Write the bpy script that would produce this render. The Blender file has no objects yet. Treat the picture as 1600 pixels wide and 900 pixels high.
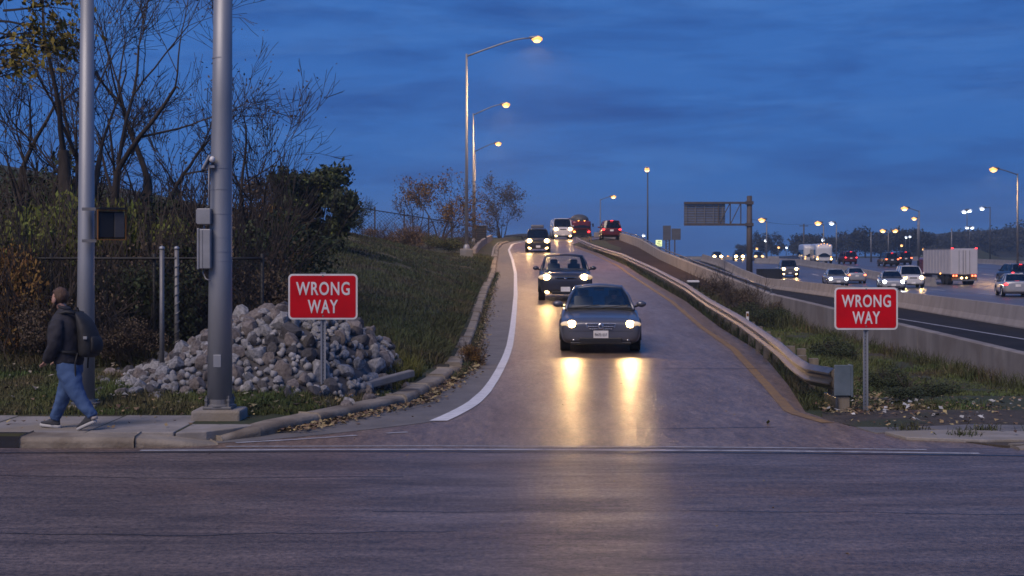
import bpy, bmesh, math, random
import numpy as np
from mathutils import Vector, Matrix, noise as mnoise
random.seed(7); rng = np.random.default_rng(7)
SC = bpy.context.scene; COL = SC.collection
PI = math.pi; R = math.radians
# ------------------------------------------------------------------ camera, sky, sun, exposure
F, EYE, HOR = 2222.0, 2.2, 400.0
cam = bpy.data.objects.new('camera', bpy.data.cameras.new('camera')); COL.objects.link(cam)
cam.location = (0, 0, EYE); cam.rotation_euler = (PI/2, 0, 0)
cam.data.sensor_width = 36; cam.data.lens = 36*F/1600; cam.data.shift_y = (HOR-450)/1600
cam.data.clip_start = .1; cam.data.clip_end = 4000; SC.camera = cam
W = bpy.data.worlds.new('World'); SC.world = W; W.use_nodes = True
def sky():
    t = W.node_tree; n = t.nodes; L = t.links
    bg = n['Background']; bg.inputs[1].default_value = 1.0
    tc = n.new('ShaderNodeTexCoord'); sep = n.new('ShaderNodeSeparateXYZ'); L.new(tc.outputs['Generated'], sep.inputs[0])
    ramp = n.new('ShaderNodeValToRGB'); L.new(sep.outputs[2], ramp.inputs[0])
    e = ramp.color_ramp.elements
    e[0].position = 0; e[0].color = (.042, .155, .44, 1)
    e[1].position = 1; e[1].color = (.034, .125, .41, 1)
    k = e.new(.05); k.color = (.030, .148, .47, 1)
    k = e.new(.12); k.color = (.037, .152, .485, 1)
    k = e.new(.25); k.color = (.042, .155, .48, 1)
    mp = n.new('ShaderNodeMapping'); mp.inputs['Scale'].default_value = (1, 1, 6.0); L.new(tc.outputs['Generated'], mp.inputs[0])
    mp.inputs['Location'].default_value = (.35, .1, .2)
    nz = n.new('ShaderNodeTexNoise'); nz.inputs['Scale'].default_value = 5.5; nz.inputs['Detail'].default_value = 7; nz.inputs['Roughness'].default_value = .62
    nz.inputs['Distortion'].default_value = .35; L.new(mp.outputs[0], nz.inputs[0])
    r2 = n.new('ShaderNodeValToRGB'); L.new(nz.outputs[0], r2.inputs[0])
    r2.color_ramp.elements[0].position = .44; r2.color_ramp.elements[1].position = .68
    mx = n.new('ShaderNodeMixRGB'); mx.blend_type = 'MULTIPLY'; L.new(r2.outputs[0], mx.inputs[0]); L.new(ramp.outputs[0], mx.inputs[1])
    mx.inputs[2].default_value = (.56, .58, .68, 1)
    nz2 = n.new('ShaderNodeTexNoise'); nz2.inputs['Scale'].default_value = 7; nz2.inputs['Detail'].default_value = 9; nz2.inputs['Roughness'].default_value = .65; nz2.inputs['Distortion'].default_value = .6; L.new(mp.outputs[0], nz2.inputs[0])
    r3 = n.new('ShaderNodeValToRGB'); L.new(nz2.outputs[0], r3.inputs[0]); r3.color_ramp.elements[0].position = .5; r3.color_ramp.elements[1].position = .85
    mx2 = n.new('ShaderNodeMixRGB'); mx2.blend_type = 'ADD'; L.new(r3.outputs[0], mx2.inputs[0]); L.new(mx.outputs[0], mx2.inputs[1]); mx2.inputs[2].default_value = (.030, .050, .07, 1)
    L.new(mx2.outputs[0], bg.inputs[0])
sky()
sun = bpy.data.objects.new('sun', bpy.data.lights.new('sun', 'SUN')); COL.objects.link(sun)
sun.data.energy = 2.75; sun.data.angle = R(38); sun.data.color = (1, .81, .69)
sun.rotation_euler = (R(44), 0, R(-34))          # dusk glow of the sky behind the camera, no hard shadow
SC.view_settings.view_transform = 'Standard'; SC.view_settings.look = 'None'
SC.view_settings.exposure = 0; SC.view_settings.gamma = 1
SC.cycles.max_bounces = 6; SC.cycles.diffuse_bounces = 2; SC.cycles.glossy_bounces = 3; SC.cycles.transparent_max_bounces = 12
SC.cycles.sample_clamp_indirect = 4; SC.cycles.use_denoising = True; SC.cycles.filter_width = 1.6
# ------------------------------------------------------------------ helpers
class MB:
    def __init__(s): s.v = []; s.f = []
    def add(s, vs, fs):
        o = len(s.v); s.v += [tuple(v) for v in vs]; s.f += [tuple(i+o for i in f) for f in fs]; return s
    def box(s, c, d, rz=0, rx=0, ry=0):
        m = Matrix.Translation(c) @ Matrix.Rotation(rz, 4, 'Z') @ Matrix.Rotation(ry, 4, 'Y') @ Matrix.Rotation(rx, 4, 'X')
        x, y, z = d[0]/2, d[1]/2, d[2]/2
        vs = [m @ Vector(p) for p in ((-x,-y,-z),(x,-y,-z),(x,y,-z),(-x,y,-z),(-x,-y,z),(x,-y,z),(x,y,z),(-x,y,z))]
        return s.add(vs, [(0,3,2,1),(4,5,6,7),(0,1,5,4),(1,2,6,5),(2,3,7,6),(3,0,4,7)])
    def tube(s, pts, rads, n=8, cap=True):
        pts = [Vector(p) for p in pts]
        if not hasattr(rads, '__len__'): rads = [rads]*len(pts)
        vs = []; fs = []; prev = None
        for i, p in enumerate(pts):
            t = (pts[min(i+1, len(pts)-1)] - pts[max(i-1, 0)])
            t = t.normalized() if t.length > 1e-9 else Vector((0,0,1))
            if prev is None: a = t.orthogonal().normalized()
            else:
                a = prev - t*prev.dot(t)
                a = a.normalized() if a.length > 1e-6 else t.orthogonal().normalized()
            prev = a; b = t.cross(a)
            for k in range(n):
                q = 2*PI*k/n; vs.append(p + (a*math.cos(q) + b*math.sin(q))*rads[i])
        for i in range(len(pts)-1):
            for k in range(n): fs.append((i*n+k, i*n+(k+1)%n, (i+1)*n+(k+1)%n, (i+1)*n+k))
        if cap: fs += [tuple(range(n-1, -1, -1)), tuple((len(pts)-1)*n+k for k in range(n))]
        return s.add(vs, fs)
    def lathe(s, prof, c=(0,0,0), n=16, axis='Z'):
        pts = []
        for r, h in prof:
            for k in range(n):
                q = 2*PI*k/n; p = (r*math.cos(q), r*math.sin(q), h)
                if axis == 'X': p = (p[2], p[0], p[1])
                if axis == 'Y': p = (p[0], p[2], p[1])
                pts.append(Vector(p) + Vector(c))
        fs = []
        for i in range(len(prof)-1):
            for k in range(n):
                q = (i*n+k, i*n+(k+1)%n, (i+1)*n+(k+1)%n, (i+1)*n+k); fs.append(q if axis != 'Y' else q[::-1])
        fs += [tuple(range(n-1, -1, -1)), tuple((len(prof)-1)*n+k for k in range(n))]
        return s.add(pts, fs)
    def sweep(s, prof, path, cap=True, closed=True):
        n = len(prof); vs = []; fs = []
        P = [Vector(p) for p in path]
        for i, p in enumerate(P):
            t = P[min(i+1, len(P)-1)] - P[max(i-1, 0)]; t.z = 0; t.normalize(); r = Vector((t.y, -t.x, 0))
            for u, v in prof: vs.append(p + r*u + Vector((0,0,v)))
        for i in range(len(P)-1):
            for k in range(n if closed else n-1):
                j = (k+1) % n; fs.append((i*n+k, i*n+j, (i+1)*n+j, (i+1)*n+k))
        if cap and closed: fs += [tuple(range(n)), tuple((len(P)-1)*n+k for k in range(n-1, -1, -1))]
        return s.add(vs, fs)
    def prism(s, poly, z0, z1):
        n = len(poly)
        vs = [(x, y, z0) for x, y in poly] + [(x, y, z1) for x, y in poly]
        return s.add(vs, [tuple(range(n-1, -1, -1)), tuple(range(n, 2*n))] + [(k, (k+1)%n, n+(k+1)%n, n+k) for k in range(n)])
    def ellipsoid(s, c, r, nu=12, nv=8, rot=None):
        vs = []; fs = []
        m = rot or Matrix.Identity(3)
        for j in range(nv+1):
            a = PI*j/nv
            for i in range(nu):
                b = 2*PI*i/nu; p = Vector((r[0]*math.sin(a)*math.cos(b), r[1]*math.sin(a)*math.sin(b), r[2]*math.cos(a))); vs.append(Vector(c) + m @ p)
        for j in range(nv):
            for i in range(nu): fs.append((j*nu+i, (j+1)*nu+i, (j+1)*nu+(i+1)%nu, j*nu+(i+1)%nu))
        return s.add(vs, fs)
    def mesh(s, name): 
        me = bpy.data.meshes.new(name); me.from_pydata(s.v, [], s.f); me.update(); return me
    def build(s, name, mat, parent=None, smooth=False, bevel=0, sub=0):
        return link(name, s.mesh(name), mat, parent, smooth, bevel, sub)
def link(name, me, mat, parent=None, smooth=False, bevel=0, sub=0):
    if mat and not me.materials: me.materials.append(mat)
    o = bpy.data.objects.new(name, me); COL.objects.link(o)
    if smooth: me.polygons.foreach_set('use_smooth', [True]*len(me.polygons))
    if bevel:
        b = o.modifiers.new('b', 'BEVEL'); b.width = bevel; b.segments = 2; b.limit_method = 'ANGLE'; b.angle_limit = R(40)
    if sub:
        m = o.modifiers.new('s', 'SUBSURF'); m.levels = sub; m.render_levels = sub
    if parent: o.parent = parent
    return o
def autosmooth(o, ang=35):
    me = o.data; me.polygons.foreach_set('use_smooth', [True]*len(me.polygons)); me.set_sharp_from_angle(angle=R(ang)); return o
def tag(o, label=None, cat=None, group=None, kind=None):
    if label: o['label'] = label
    if cat: o['category'] = cat
    if group: o['group'] = group
    if kind: o['kind'] = kind
    return o
def thing(name, label, cat, loc=(0,0,0), rz=0, group=None):
    o = bpy.data.objects.new(name, None); COL.objects.link(o); o.location = loc; o.rotation_euler = (0,0,rz); o.empty_display_size = .2
    return tag(o, label, cat, group)
KIDS = {}
def copy_tree(o, label=None, loc=None, rz=None, sc=None, group=None):
    kids = {}
    for q in COL.objects: 
        if q.parent: kids.setdefault(q.parent.name, []).append(q)
    def rec(q, par):
        c = q.copy(); COL.objects.link(c)
        if par: c.parent = par
        for k in kids.get(q.name, []): rec(k, c)
        return c
    c = rec(o, None)
    if label: c['label'] = label
    if group: c['group'] = group
    if loc: c.location = loc
    if rz is not None: c.rotation_euler = (0,0,rz)
    if sc: c.scale = sc if hasattr(sc, '__len__') else (sc,)*3
    return c
def at(px, py, Y): return Vector(((px-800)*Y/F, Y, EYE-(py-HOR)*Y/F))
def ip(x, xs, ys): return np.interp(x, xs, ys)
# ------------------------------------------------------------------ materials
def M(name, c, c2=None, rough=.6, metal=0, scale=4, detail=6, bump=0, bscale=None, stretch=(1,1,1), lo=.35, hi=.65, island=0, emit=None, es=0, spec=.5, c3=None, s3=.6, coat=0, rvar=0, transm=0):
    m = bpy.data.materials.new(name); m.use_nodes = True; t = m.node_tree; n = t.nodes; L = t.links
    b = n['Principled BSDF']
    b.inputs['Base Color'].default_value = (*c, 1); b.inputs['Roughness'].default_value = rough; b.inputs['Metallic'].default_value = metal
    b.inputs['Specular IOR Level'].default_value = spec
    if coat: b.inputs['Coat Weight'].default_value = coat; b.inputs['Coat Roughness'].default_value = .05
    if transm: b.inputs['Transmission Weight'].default_value = transm
    if emit: b.inputs['Emission Color'].default_value = (*emit, 1); b.inputs['Emission Strength'].default_value = es
    if c2 or bump or c3:
        tc = n.new('ShaderNodeTexCoord'); mp = n.new('ShaderNodeMapping'); mp.inputs['Scale'].default_value = stretch; L.new(tc.outputs['Object'], mp.inputs[0])
    col = None
    if c2:
        nz = n.new('ShaderNodeTexNoise'); nz.inputs['Scale'].default_value = scale; nz.inputs['Detail'].default_value = detail; nz.inputs['Roughness'].default_value = .6; L.new(mp.outputs[0], nz.inputs[0])
        r = n.new('ShaderNodeValToRGB'); L.new(nz.outputs[0], r.inputs[0]); e = r.color_ramp.elements
        e[0].position = lo; e[0].color = (*c, 1); e[1].position = hi; e[1].color = (*c2, 1); col = r.outputs[0]
        if rvar:
            rr = n.new('ShaderNodeMapRange'); L.new(nz.outputs[0], rr.inputs[0]); rr.inputs[1].default_value = .3; rr.inputs[2].default_value = .7
            rr.inputs[3].default_value = max(.03, rough-rvar); rr.inputs[4].default_value = rough+rvar; L.new(rr.outputs[0], b.inputs['Roughness'])
    if c3:
        nz3 = n.new('ShaderNodeTexNoise'); nz3.inputs['Scale'].default_value = s3; nz3.inputs['Detail'].default_value = 5; L.new(tc.outputs['Object'], nz3.inputs[0])
        r3 = n.new('ShaderNodeValToRGB'); L.new(nz3.outputs[0], r3.inputs[0]); r3.color_ramp.elements[0].position = .5; r3.color_ramp.elements[1].position = .62
        mx = n.new('ShaderNodeMixRGB'); L.new(r3.outputs[0], mx.inputs[0]); mx.inputs[2].default_value = (*c3, 1)
        if col: L.new(col, mx.inputs[1])
        else: mx.inputs[1].default_value = (*c, 1)
        col = mx.outputs[0]
    if island:
        g = n.new('ShaderNodeNewGeometry'); hs = n.new('ShaderNodeHueSaturation')
        mr = n.new('ShaderNodeMapRange'); L.new(g.outputs['Random Per Island'], mr.inputs[0]); mr.inputs[3].default_value = 1-island; mr.inputs[4].default_value = 1+island; L.new(mr.outputs[0], hs.inputs['Value'])
        mh = n.new('ShaderNodeMapRange'); L.new(g.outputs['Random Per Island'], mh.inputs[0]); mh.inputs[3].default_value = .5-.05*island; mh.inputs[4].default_value = .5+.04*island; L.new(mh.outputs[0], hs.inputs['Hue'])
        if col: L.new(col, hs.inputs['Color'])
        else: hs.inputs['Color'].default_value = (*c, 1)
        col = hs.outputs[0]
    if col: L.new(col, b.inputs['Base Color'])
    if bump:
        nb = n.new('ShaderNodeTexNoise'); nb.inputs['Scale'].default_value = bscale or scale*6; nb.inputs['Detail'].default_value = 4; L.new(mp.outputs[0], nb.inputs[0])
        bp = n.new('ShaderNodeBump'); bp.inputs['Strength'].default_value = bump; bp.inputs['Distance'].default_value = .02; L.new(nb.outputs[0], bp.inputs['Height']); L.new(bp.outputs[0], b.inputs['Normal'])
    return m
MT = {}
def mk(k, *a, **kw): MT[k] = M(k, *a, **kw); return MT[k]
mk('street', (.062,.056,.060), (.098,.086,.088), rough=.5, scale=1.1, stretch=(.12,1,1), bump=.55, bscale=42, c3=(.085,.068,.062), s3=.25, rvar=.1, lo=.3, hi=.7)
mk('ramp', (.060,.055,.058), (.088,.078,.078), rough=.36, scale=1.0, stretch=(1.2,.10,1), bump=.5, bscale=30, rvar=.09, lo=.3, hi=.7)
mk('shoulder', (.105,.098,.092), (.15,.138,.13), rough=.7, scale=2.2, bump=.4, bscale=30)
mk('gore', (.036,.025,.022), (.056,.041,.036), rough=.9, spec=.1, scale=.8, stretch=(.3,1,1), bump=.3, bscale=20)
mk('blacktop', (.016,.016,.018), (.026,.025,.027), rough=.85, spec=.1, scale=.7, bump=.3, bscale=20)
mk('highway', (.066,.054,.056), (.095,.078,.078), rough=.36, spec=.3, scale=.4, stretch=(1,.12,1), bump=.25, bscale=9, rvar=.08)
mk('white_paint', (.62,.62,.64), (.42,.42,.43), rough=.55, scale=6, bump=.2, bscale=40, lo=.45, hi=.8)
mk('worn_white', (.36,.36,.38), (.16,.15,.16), rough=.55, scale=5, bump=.2, bscale=40, lo=.4, hi=.7)
mk('yellow_paint', (.25,.145,.04), (.16,.10,.045), rough=.6, scale=5, bump=.2, bscale=40)
mk('tar', (.016,.015,.016), rough=.4)
mk('concrete', (.27,.25,.235), (.19,.175,.16), rough=.85, scale=2.5, bump=.35, bscale=35, c3=(.22,.19,.15), s3=.9)
mk('kerb', (.27,.235,.19), (.17,.145,.115), rough=.85, scale=3, bump=.5, bscale=30, c3=(.13,.105,.08), s3=1.4)
mk('wall_concrete', (.235,.215,.205), (.155,.14,.135), rough=.85, scale=1.6, stretch=(1,1,.25), bump=.3, bscale=22, c3=(.16,.14,.13), s3=.7)
mk('barrier', (.26,.245,.24), (.19,.175,.17), rough=.8, scale=1.2, stretch=(1,1,.3), bump=.25, bscale=15)
mk('gravel_dirt', (.060,.047,.036), (.030,.024,.018), rough=.95, scale=2.5, bump=.8, bscale=25, c3=(.028,.034,.012), s3=.7)
mk('hill_ground', (.020,.030,.008), (.036,.038,.014), rough=.95, scale=1.3, bump=.8, bscale=14, c3=(.042,.032,.018), s3=.35)
mk('grass', (.034,.050,.015), (.052,.056,.021), rough=.8, scale=.5, island=.6, c3=(.056,.046,.028), s3=.45)
mk('lawn', (.055,.088,.020), (.09,.10,.028), rough=.8, scale=.9, island=.5, c3=(.10,.085,.04), s3=.6)
mk('weed', (.034,.048,.013), (.05,.052,.018), rough=.85, scale=.7, island=.5, c3=(.075,.058,.026), s3=.5)
mk('yellow_weed', (.10,.105,.02), (.085,.075,.02), rough=.85, scale=1, island=.5)
mk('dead_leaf', (.20,.14,.075), rough=.9, island=.8)
mk('pale_leaf', (.36,.32,.25), rough=.9, island=.6)
mk('litter', (.42,.42,.40), rough=.8, island=.4)
mk('bark', (.060,.047,.039), (.034,.027,.022), rough=.95, scale=8, bump=.6, bscale=30, stretch=(1,1,.3))
mk('twig', (.046,.036,.030), rough=.95, island=.3)
mk('brown_leaf', (.080,.056,.036), rough=.9, island=.55)
mk('orange_leaf', (.16,.085,.022), rough=.9, island=.5)
mk('dark_leaf', (.034,.045,.015), rough=.8, island=.5)
mk('yellow_leaf', (.17,.13,.018), rough=.85, island=.4)
mk('lime_leaf', (.11,.125,.02), rough=.85, island=.45)
mk('far_leaf', (.022,.026,.026), rough=.95, island=.4)
mk('galv', (.32,.335,.36), (.25,.265,.29), rough=.52, metal=.5, scale=3, bump=.05, bscale=12, stretch=(1,1,.2))
mk('galv_dark', (.20,.20,.21), (.15,.15,.15), rough=.55, metal=.5, scale=5)
mk('rail', (.20,.20,.20), (.125,.122,.12), rough=.33, metal=.75, scale=4, stretch=(1,1,1), bump=.06, bscale=14)
mk('plate_blue', (.13,.165,.195), (.09,.12,.14), rough=.55, metal=.2, scale=4)
mk('timber', (.20,.17,.13), (.11,.09,.07), rough=.9, scale=6, stretch=(1,1,.3), bump=.4, bscale=30)
mk('pole_dark', (.085,.085,.09), (.06,.06,.065), rough=.6, metal=.3, scale=3)
mk('rust', (.10,.085,.08), (.07,.06,.06), rough=.7, metal=.3, scale=2, stretch=(1,1,.3))
mk('black_wire', (.012,.012,.012), rough=.6)
mk('wire', (.22,.22,.23), rough=.5, metal=.6)
mk('sign_red', (.56,.004,.012), (.36,.004,.010), rough=.45, scale=2.2, detail=9, spec=.2, lo=.42, hi=.8)
mk('sign_white', (.74,.74,.75), (.58,.57,.57), rough=.45, scale=3, detail=9)
mk('sign_back', (.16,.16,.165), (.11,.11,.115), rough=.5, metal=.5, scale=1.5, stretch=(.2,1,3))
mk('stone', (.36,.355,.36), (.14,.14,.145), rough=.9, scale=3.2, bump=.7, bscale=16)
mk('stone_warm', (.24,.21,.195), (.10,.085,.08), rough=.9, scale=3.2, bump=.7, bscale=16)
mk('stone_dark', (.10,.095,.10), (.045,.043,.045), rough=.9, scale=3.2, bump=.7, bscale=16)
mk('steel_box', (.30,.31,.33), (.24,.25,.26), rough=.5, metal=.3, scale=5)
mk('amber', (.20,.085,.012), rough=.5)
mk('black_plastic', (.012,.012,.013), rough=.45)
mk('rubber', (.014,.014,.014), rough=.8)
mk('chrome', (.62,.62,.64), rough=.18, metal=1)
mk('rim', (.35,.35,.37), rough=.35, metal=.9)
mk('interior', (.13,.13,.13), rough=.8)
mk('housing', (.42,.42,.42), rough=.2, metal=.8)
mk('headlight_glow', (.5,.5,.48), emit=(1,.62,.22), es=.55, rough=.12)  # dim emission in the housing imitates the halo round the headlamp
mk('head_warm', (.9,.85,.7), emit=(1,.64,.24), es=24, rough=.2)
mk('head_soft', (.9,.8,.6), emit=(1,.56,.17), es=1.9, rough=.2)
mk('head_white', (.9,.9,.9), emit=(.86,.93,1), es=20, rough=.2)
mk('fog_lamp', (.9,.8,.6), emit=(1,.64,.24), es=10, rough=.2)
mk('tail_red', (.5,.02,.02), emit=(1,.035,.04), es=5, rough=.3)
mk('tail_hot', (.8,.2,.1), emit=(1,.16,.06), es=6, rough=.3)
mk('amber_light', (.8,.4,.1), emit=(1,.40,.08), es=5, rough=.3)
mk('sodium', (.9,.6,.2), emit=(1,.55,.16), es=4.5, rough=.3)
mk('sodium_far', (.9,.7,.5), emit=(1,.60,.25), es=4.5, rough=.3)
mk('led_white', (.9,.9,.9), emit=(.82,.92,1), es=7, rough=.3)
mk('refractor_halo', (.8,.5,.2), emit=(1,.42,.09), es=1.7, rough=.3)  # orange halo around sodium lamps, painted as a weakly glowing bowl
mk('refractor_halo_white', (.8,.8,.8), emit=(.45,.62,.85), es=.7, rough=.3)  # same painted halo for the white lamps
mk('lit_sign', (.7,.8,.4), emit=(.80,.95,.42), es=.9, rough=.4)
def glass_mat(k, c, f):
    m = bpy.data.materials.new(k); m.use_nodes = True; t = m.node_tree; n = t.nodes; n.remove(n['Principled BSDF'])
    tr = n.new('ShaderNodeBsdfTransparent'); tr.inputs[0].default_value = (*c, 1); gl = n.new('ShaderNodeBsdfGlossy'); gl.inputs['Roughness'].default_value = .03
    lw = n.new('ShaderNodeFresnel'); lw.inputs[0].default_value = 1.5; mx = n.new('ShaderNodeMixShader')
    ad = n.new('ShaderNodeMath'); ad.operation = 'ADD'; ad.inputs[1].default_value = f; t.links.new(lw.outputs[0], ad.inputs[0])
    t.links.new(ad.outputs[0], mx.inputs[0]); t.links.new(tr.outputs[0], mx.inputs[1]); t.links.new(gl.outputs[0], mx.inputs[2]); t.links.new(mx.outputs[0], n['Material Output'].inputs[0]); MT[k] = m
glass_mat('glass', (.88,.92,.89), .04); glass_mat('dark_glass', (.10,.11,.12), .03)
def crumple(o, size, amp):
    tx = bpy.data.textures.new('folds', 'CLOUDS'); tx.noise_scale = size; tx.noise_depth = 2
    m = o.modifiers.new('folds', 'DISPLACE'); m.texture = tx; m.strength = amp; m.mid_level = .5; m.texture_coords = 'LOCAL'; return o
def road_mat(k, c, c2, patch, rough, stretch, sheen):
    m = bpy.data.materials.new(k); m.use_nodes = True; t = m.node_tree; n = t.nodes; L = t.links; b = n['Principled BSDF']; MT[k] = m
    tc = n.new('ShaderNodeTexCoord')
    def nz(scale, st=(1,1,1), det=5, rg=.6, dist=0):
        mp = n.new('ShaderNodeMapping'); mp.inputs['Scale'].default_value = st; L.new(tc.outputs['Object'], mp.inputs[0])
        q = n.new('ShaderNodeTexNoise'); q.inputs['Scale'].default_value = scale; q.inputs['Detail'].default_value = det; q.inputs['Roughness'].default_value = rg; q.inputs['Distortion'].default_value = dist; L.new(mp.outputs[0], q.inputs[0]); return q.outputs[0]
    def rmp(src, a, b_, ca, cb):
        r = n.new('ShaderNodeValToRGB'); L.new(src, r.inputs[0]); e = r.color_ramp.elements; e[0].position = a; e[1].position = b_; e[0].color = (*ca,1); e[1].color = (*cb,1); return r.outputs[0]
    def mix(f, a, b_, mode='MIX', fac=1):
        x = n.new('ShaderNodeMixRGB'); x.blend_type = mode
        if f is None: x.inputs[0].default_value = fac
        else: L.new(f, x.inputs[0])
        for s, i in ((a,1),(b_,2)):
            if isinstance(s, tuple): x.inputs[i].default_value = (*s,1)
            else: L.new(s, x.inputs[i])
        return x.outputs[0]
    streak = nz(1.3, stretch, 7, .65, .3); base = rmp(streak, .38, .63, c, c2)
    pt = rmp(nz(.42, (1,1,1), 4), .5, .66, (0,0,0), (1,1,1)); base = mix(pt, base, patch)
    fine = nz(1.0, tuple(7*x for x in stretch), 4, .7); base = mix(None, base, rmp(fine, .32, .70, (.62,.62,.63), (1.32,1.29,1.26)), 'MULTIPLY')
    sp = nz(20, (1,1,1), 5, .85); base = mix(None, base, rmp(sp, .36, .66, (.34,.34,.35), (1.72,1.68,1.64)), 'MULTIPLY')
    vo = n.new('ShaderNodeTexVoronoi'); vo.feature = 'DISTANCE_TO_EDGE'; vo.inputs['Scale'].default_value = .33; mpv = n.new('ShaderNodeMapping'); mpv.inputs['Scale'].default_value = (.45,1,1); L.new(tc.outputs['Object'], mpv.inputs[0])
    wob = n.new('ShaderNodeTexNoise'); wob.inputs['Scale'].default_value = 1.1; wob.inputs['Detail'].default_value = 6; L.new(mpv.outputs[0], wob.inputs[0]); L.new(mix(None, mpv.outputs[0], wob.outputs[1], 'MIX', .35), vo.inputs[0])
    L.new(base, b.inputs['Base Color'])
    mr = n.new('ShaderNodeMapRange'); L.new(streak, mr.inputs[0]); mr.inputs[1].default_value = .3; mr.inputs[2].default_value = .7; mr.inputs[3].default_value = rough+sheen; mr.inputs[4].default_value = rough-sheen; L.new(mr.outputs[0], b.inputs['Roughness'])
    b.inputs['Specular IOR Level'].default_value = .32 if k == 'street' else .17
    bp = n.new('ShaderNodeBump'); bp.inputs['Strength'].default_value = .55; bp.inputs['Distance'].default_value = .012; L.new(nz(48, (1,1,1), 3, .7), bp.inputs['Height'])
    bp2 = n.new('ShaderNodeBump'); bp2.inputs['Strength'].default_value = .12; bp2.inputs['Distance'].default_value = .03; L.new(nz(5, tuple(3*x for x in stretch), 4), bp2.inputs['Height']); L.new(bp.outputs[0], bp2.inputs['Normal']); L.new(bp2.outputs[0], b.inputs['Normal'])
road_mat('street', (.084,.066,.060), (.148,.117,.105), (.128,.092,.075), .43, (.24,1,1), .08)
road_mat('ramp', (.140,.099,.074), (.190,.139,.106), (.172,.121,.088), .34, (1.1,.22,1), .04)
def paint(k, c, rough=.32, metal=.35): return mk(k, c, tuple(x*.9 for x in c), rough=rough, metal=metal, scale=2, coat=.6)
# ------------------------------------------------------------------ ground shape
YR = [16, 31.7, 40, 50, 60, 75, 90, 100, 111, 125, 143, 158, 174, 200, 900]
ZR = [0, .02, .2, .6, .87, 1.3, 1.8, 2.17, 2.6, 3.15, 3.9, 4.25, 4.5, 4.6, 4.6]
def zr(Y): return np.interp(Y, YR, ZR)
KY = [16.3, 16.97, 17.3, 18.1, 18.95, 21.07, 24.2, 27.2, 37, 50, 75, 115, 127, 134, 146, 158, 172, 186]
KX = [-5.0, -3.44, -3.1, -2.72, -2.39, -1.52, -1.2, -.98, -1.0, -.98, -.9, -1.1, -.9, -.1, 2.5, 4.0, 6.8, 12]
def xl(Y): return np.interp(Y, KY, KX)
YLY = [16.5, 17.3, 18.4, 19.95, 24, 32.6, 50, 85, 105, 121, 126, 135, 146, 157, 172]
YLX = [5.5, 4.75, 4.2, 3.9, 4.3, 5.1, 5.6, 6.3, 6.0, 5.2, 4.75, 6.0, 8.9, 9.2, 9.4]
def yel(Y): return np.interp(Y, YLY, YLX)
def xr(Y): return yel(Y) + np.interp(Y, [16, 18, 20, 24, 30, 200], [.1, .12, .2, .35, .5, .5])
def ss(x, a, b):
    t = np.clip((x-a)/(b-a), 0, 1); return t*t*(3-2*t)
YB = [16, 20, 28, 50, 56, 71, 97, 113, 133, 145, 174, 900]
ZB = [-.03, -.07, -.42, -.3, .02, .75, 1.92, 2.85, 3.65, 3.95, 4.4, 4.5]
YH = [0, 120, 138, 150, 185, 200, 280, 400, 700, 900]
ZH = [-.45, -.45, -.42, -.1, .7, 1.0, 1.2, 1.6, 1.9, 2.0]
def zh(Y): return np.interp(Y, YH, ZH)
BY = [20, 30, 52, 78, 100, 118, 140, 155, 175]
BX = [16.5, 17.5, 18.7, 20.2, 20.7, 21, 22.5, 23, 23.5]
def bx(Y): return np.interp(Y, BY, BX)
def bz(Y): return np.interp(Y, [0, 118, 140, 155, 175, 215, 280], [-.45, -.43, .15, 1.0, 1.6, 1.3, 1.2])
WX = 10.2
def h(X, Y):
    X = np.asarray(X, float); Y = np.asarray(Y, float); X, Y = np.broadcast_arrays(X, Y)
    k = xl(Y); r = xr(Y); base = zr(Y)
    d = np.maximum(k - .3 - X, 0)
    w = ss(d, .6, 4)
    zc = zr(np.minimum(Y, 72))*(1-ss(Y, 85, 108)) + zr(np.minimum(Y, 114))*ss(Y, 85, 108); zb_ = zc*w + base*(1-w)
    rise = (.95*(1-np.exp(-d/2.2)) + (.07+.13*ss(Y, 38, 58))*np.maximum(d-2, 0)*(1-.85*ss(Y, 78, 100)) + .2*np.maximum(d-11.0, 0)*ss(Y, 24, 34)*(1-ss(Y, 35, 46)))*ss(Y, 20, 36)*(1-.4*ss(Y, 85, 105))
    rise = np.minimum(rise, 5.5)
    rise = np.where(Y > 170, rise*(1-ss(Y, 170, 260)), rise)
    fr = .12 + np.where(X > -3.2, .12*np.clip(Y-17, 0, 2.2), .11*np.clip(Y-18.5, 0, 2.4))
    left = zb_ + np.where(Y < 34, np.maximum((.12+(fr-.12)*np.where(X > -3.3, ss(d, 0, 1.2), 1))*(1-ss(Y, 22, 34)), 0) + .13*ss(Y, 22, 34), .13) + rise
    b_ = np.interp(Y, YB, ZB); dd = np.maximum(X - r, 0)
    tt = ss(dd, 0, 2.2); gore = (base-.03)*(1-tt) + b_*tt
    right = np.where(X < WX+.02, gore, np.where(X < bx(Y)+.8, bz(Y), zh(Y)))
    right = np.where((X >= WX+.02) & (Y > 185), zh(Y), right)
    near = ss(Y, 22, 25); right = np.where(X >= WX+.02, -.05*(1-near)+right*near, right)
    z = np.where(X < k-.15, left, np.where(X > r, right, base-.09))
    z = np.where(Y > 186, np.where(X < WX, 4.4 + .25*np.minimum(d, 6)/6 - .02*(Y-186)*.5, zh(Y)), z)
    z = np.where((Y > 186) & (X < WX), np.maximum(z, 1.9), z)
    z = np.where(Y < 16.55, -.09, z)
    return z
def hz(x, y): return float(h(x, y))
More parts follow.
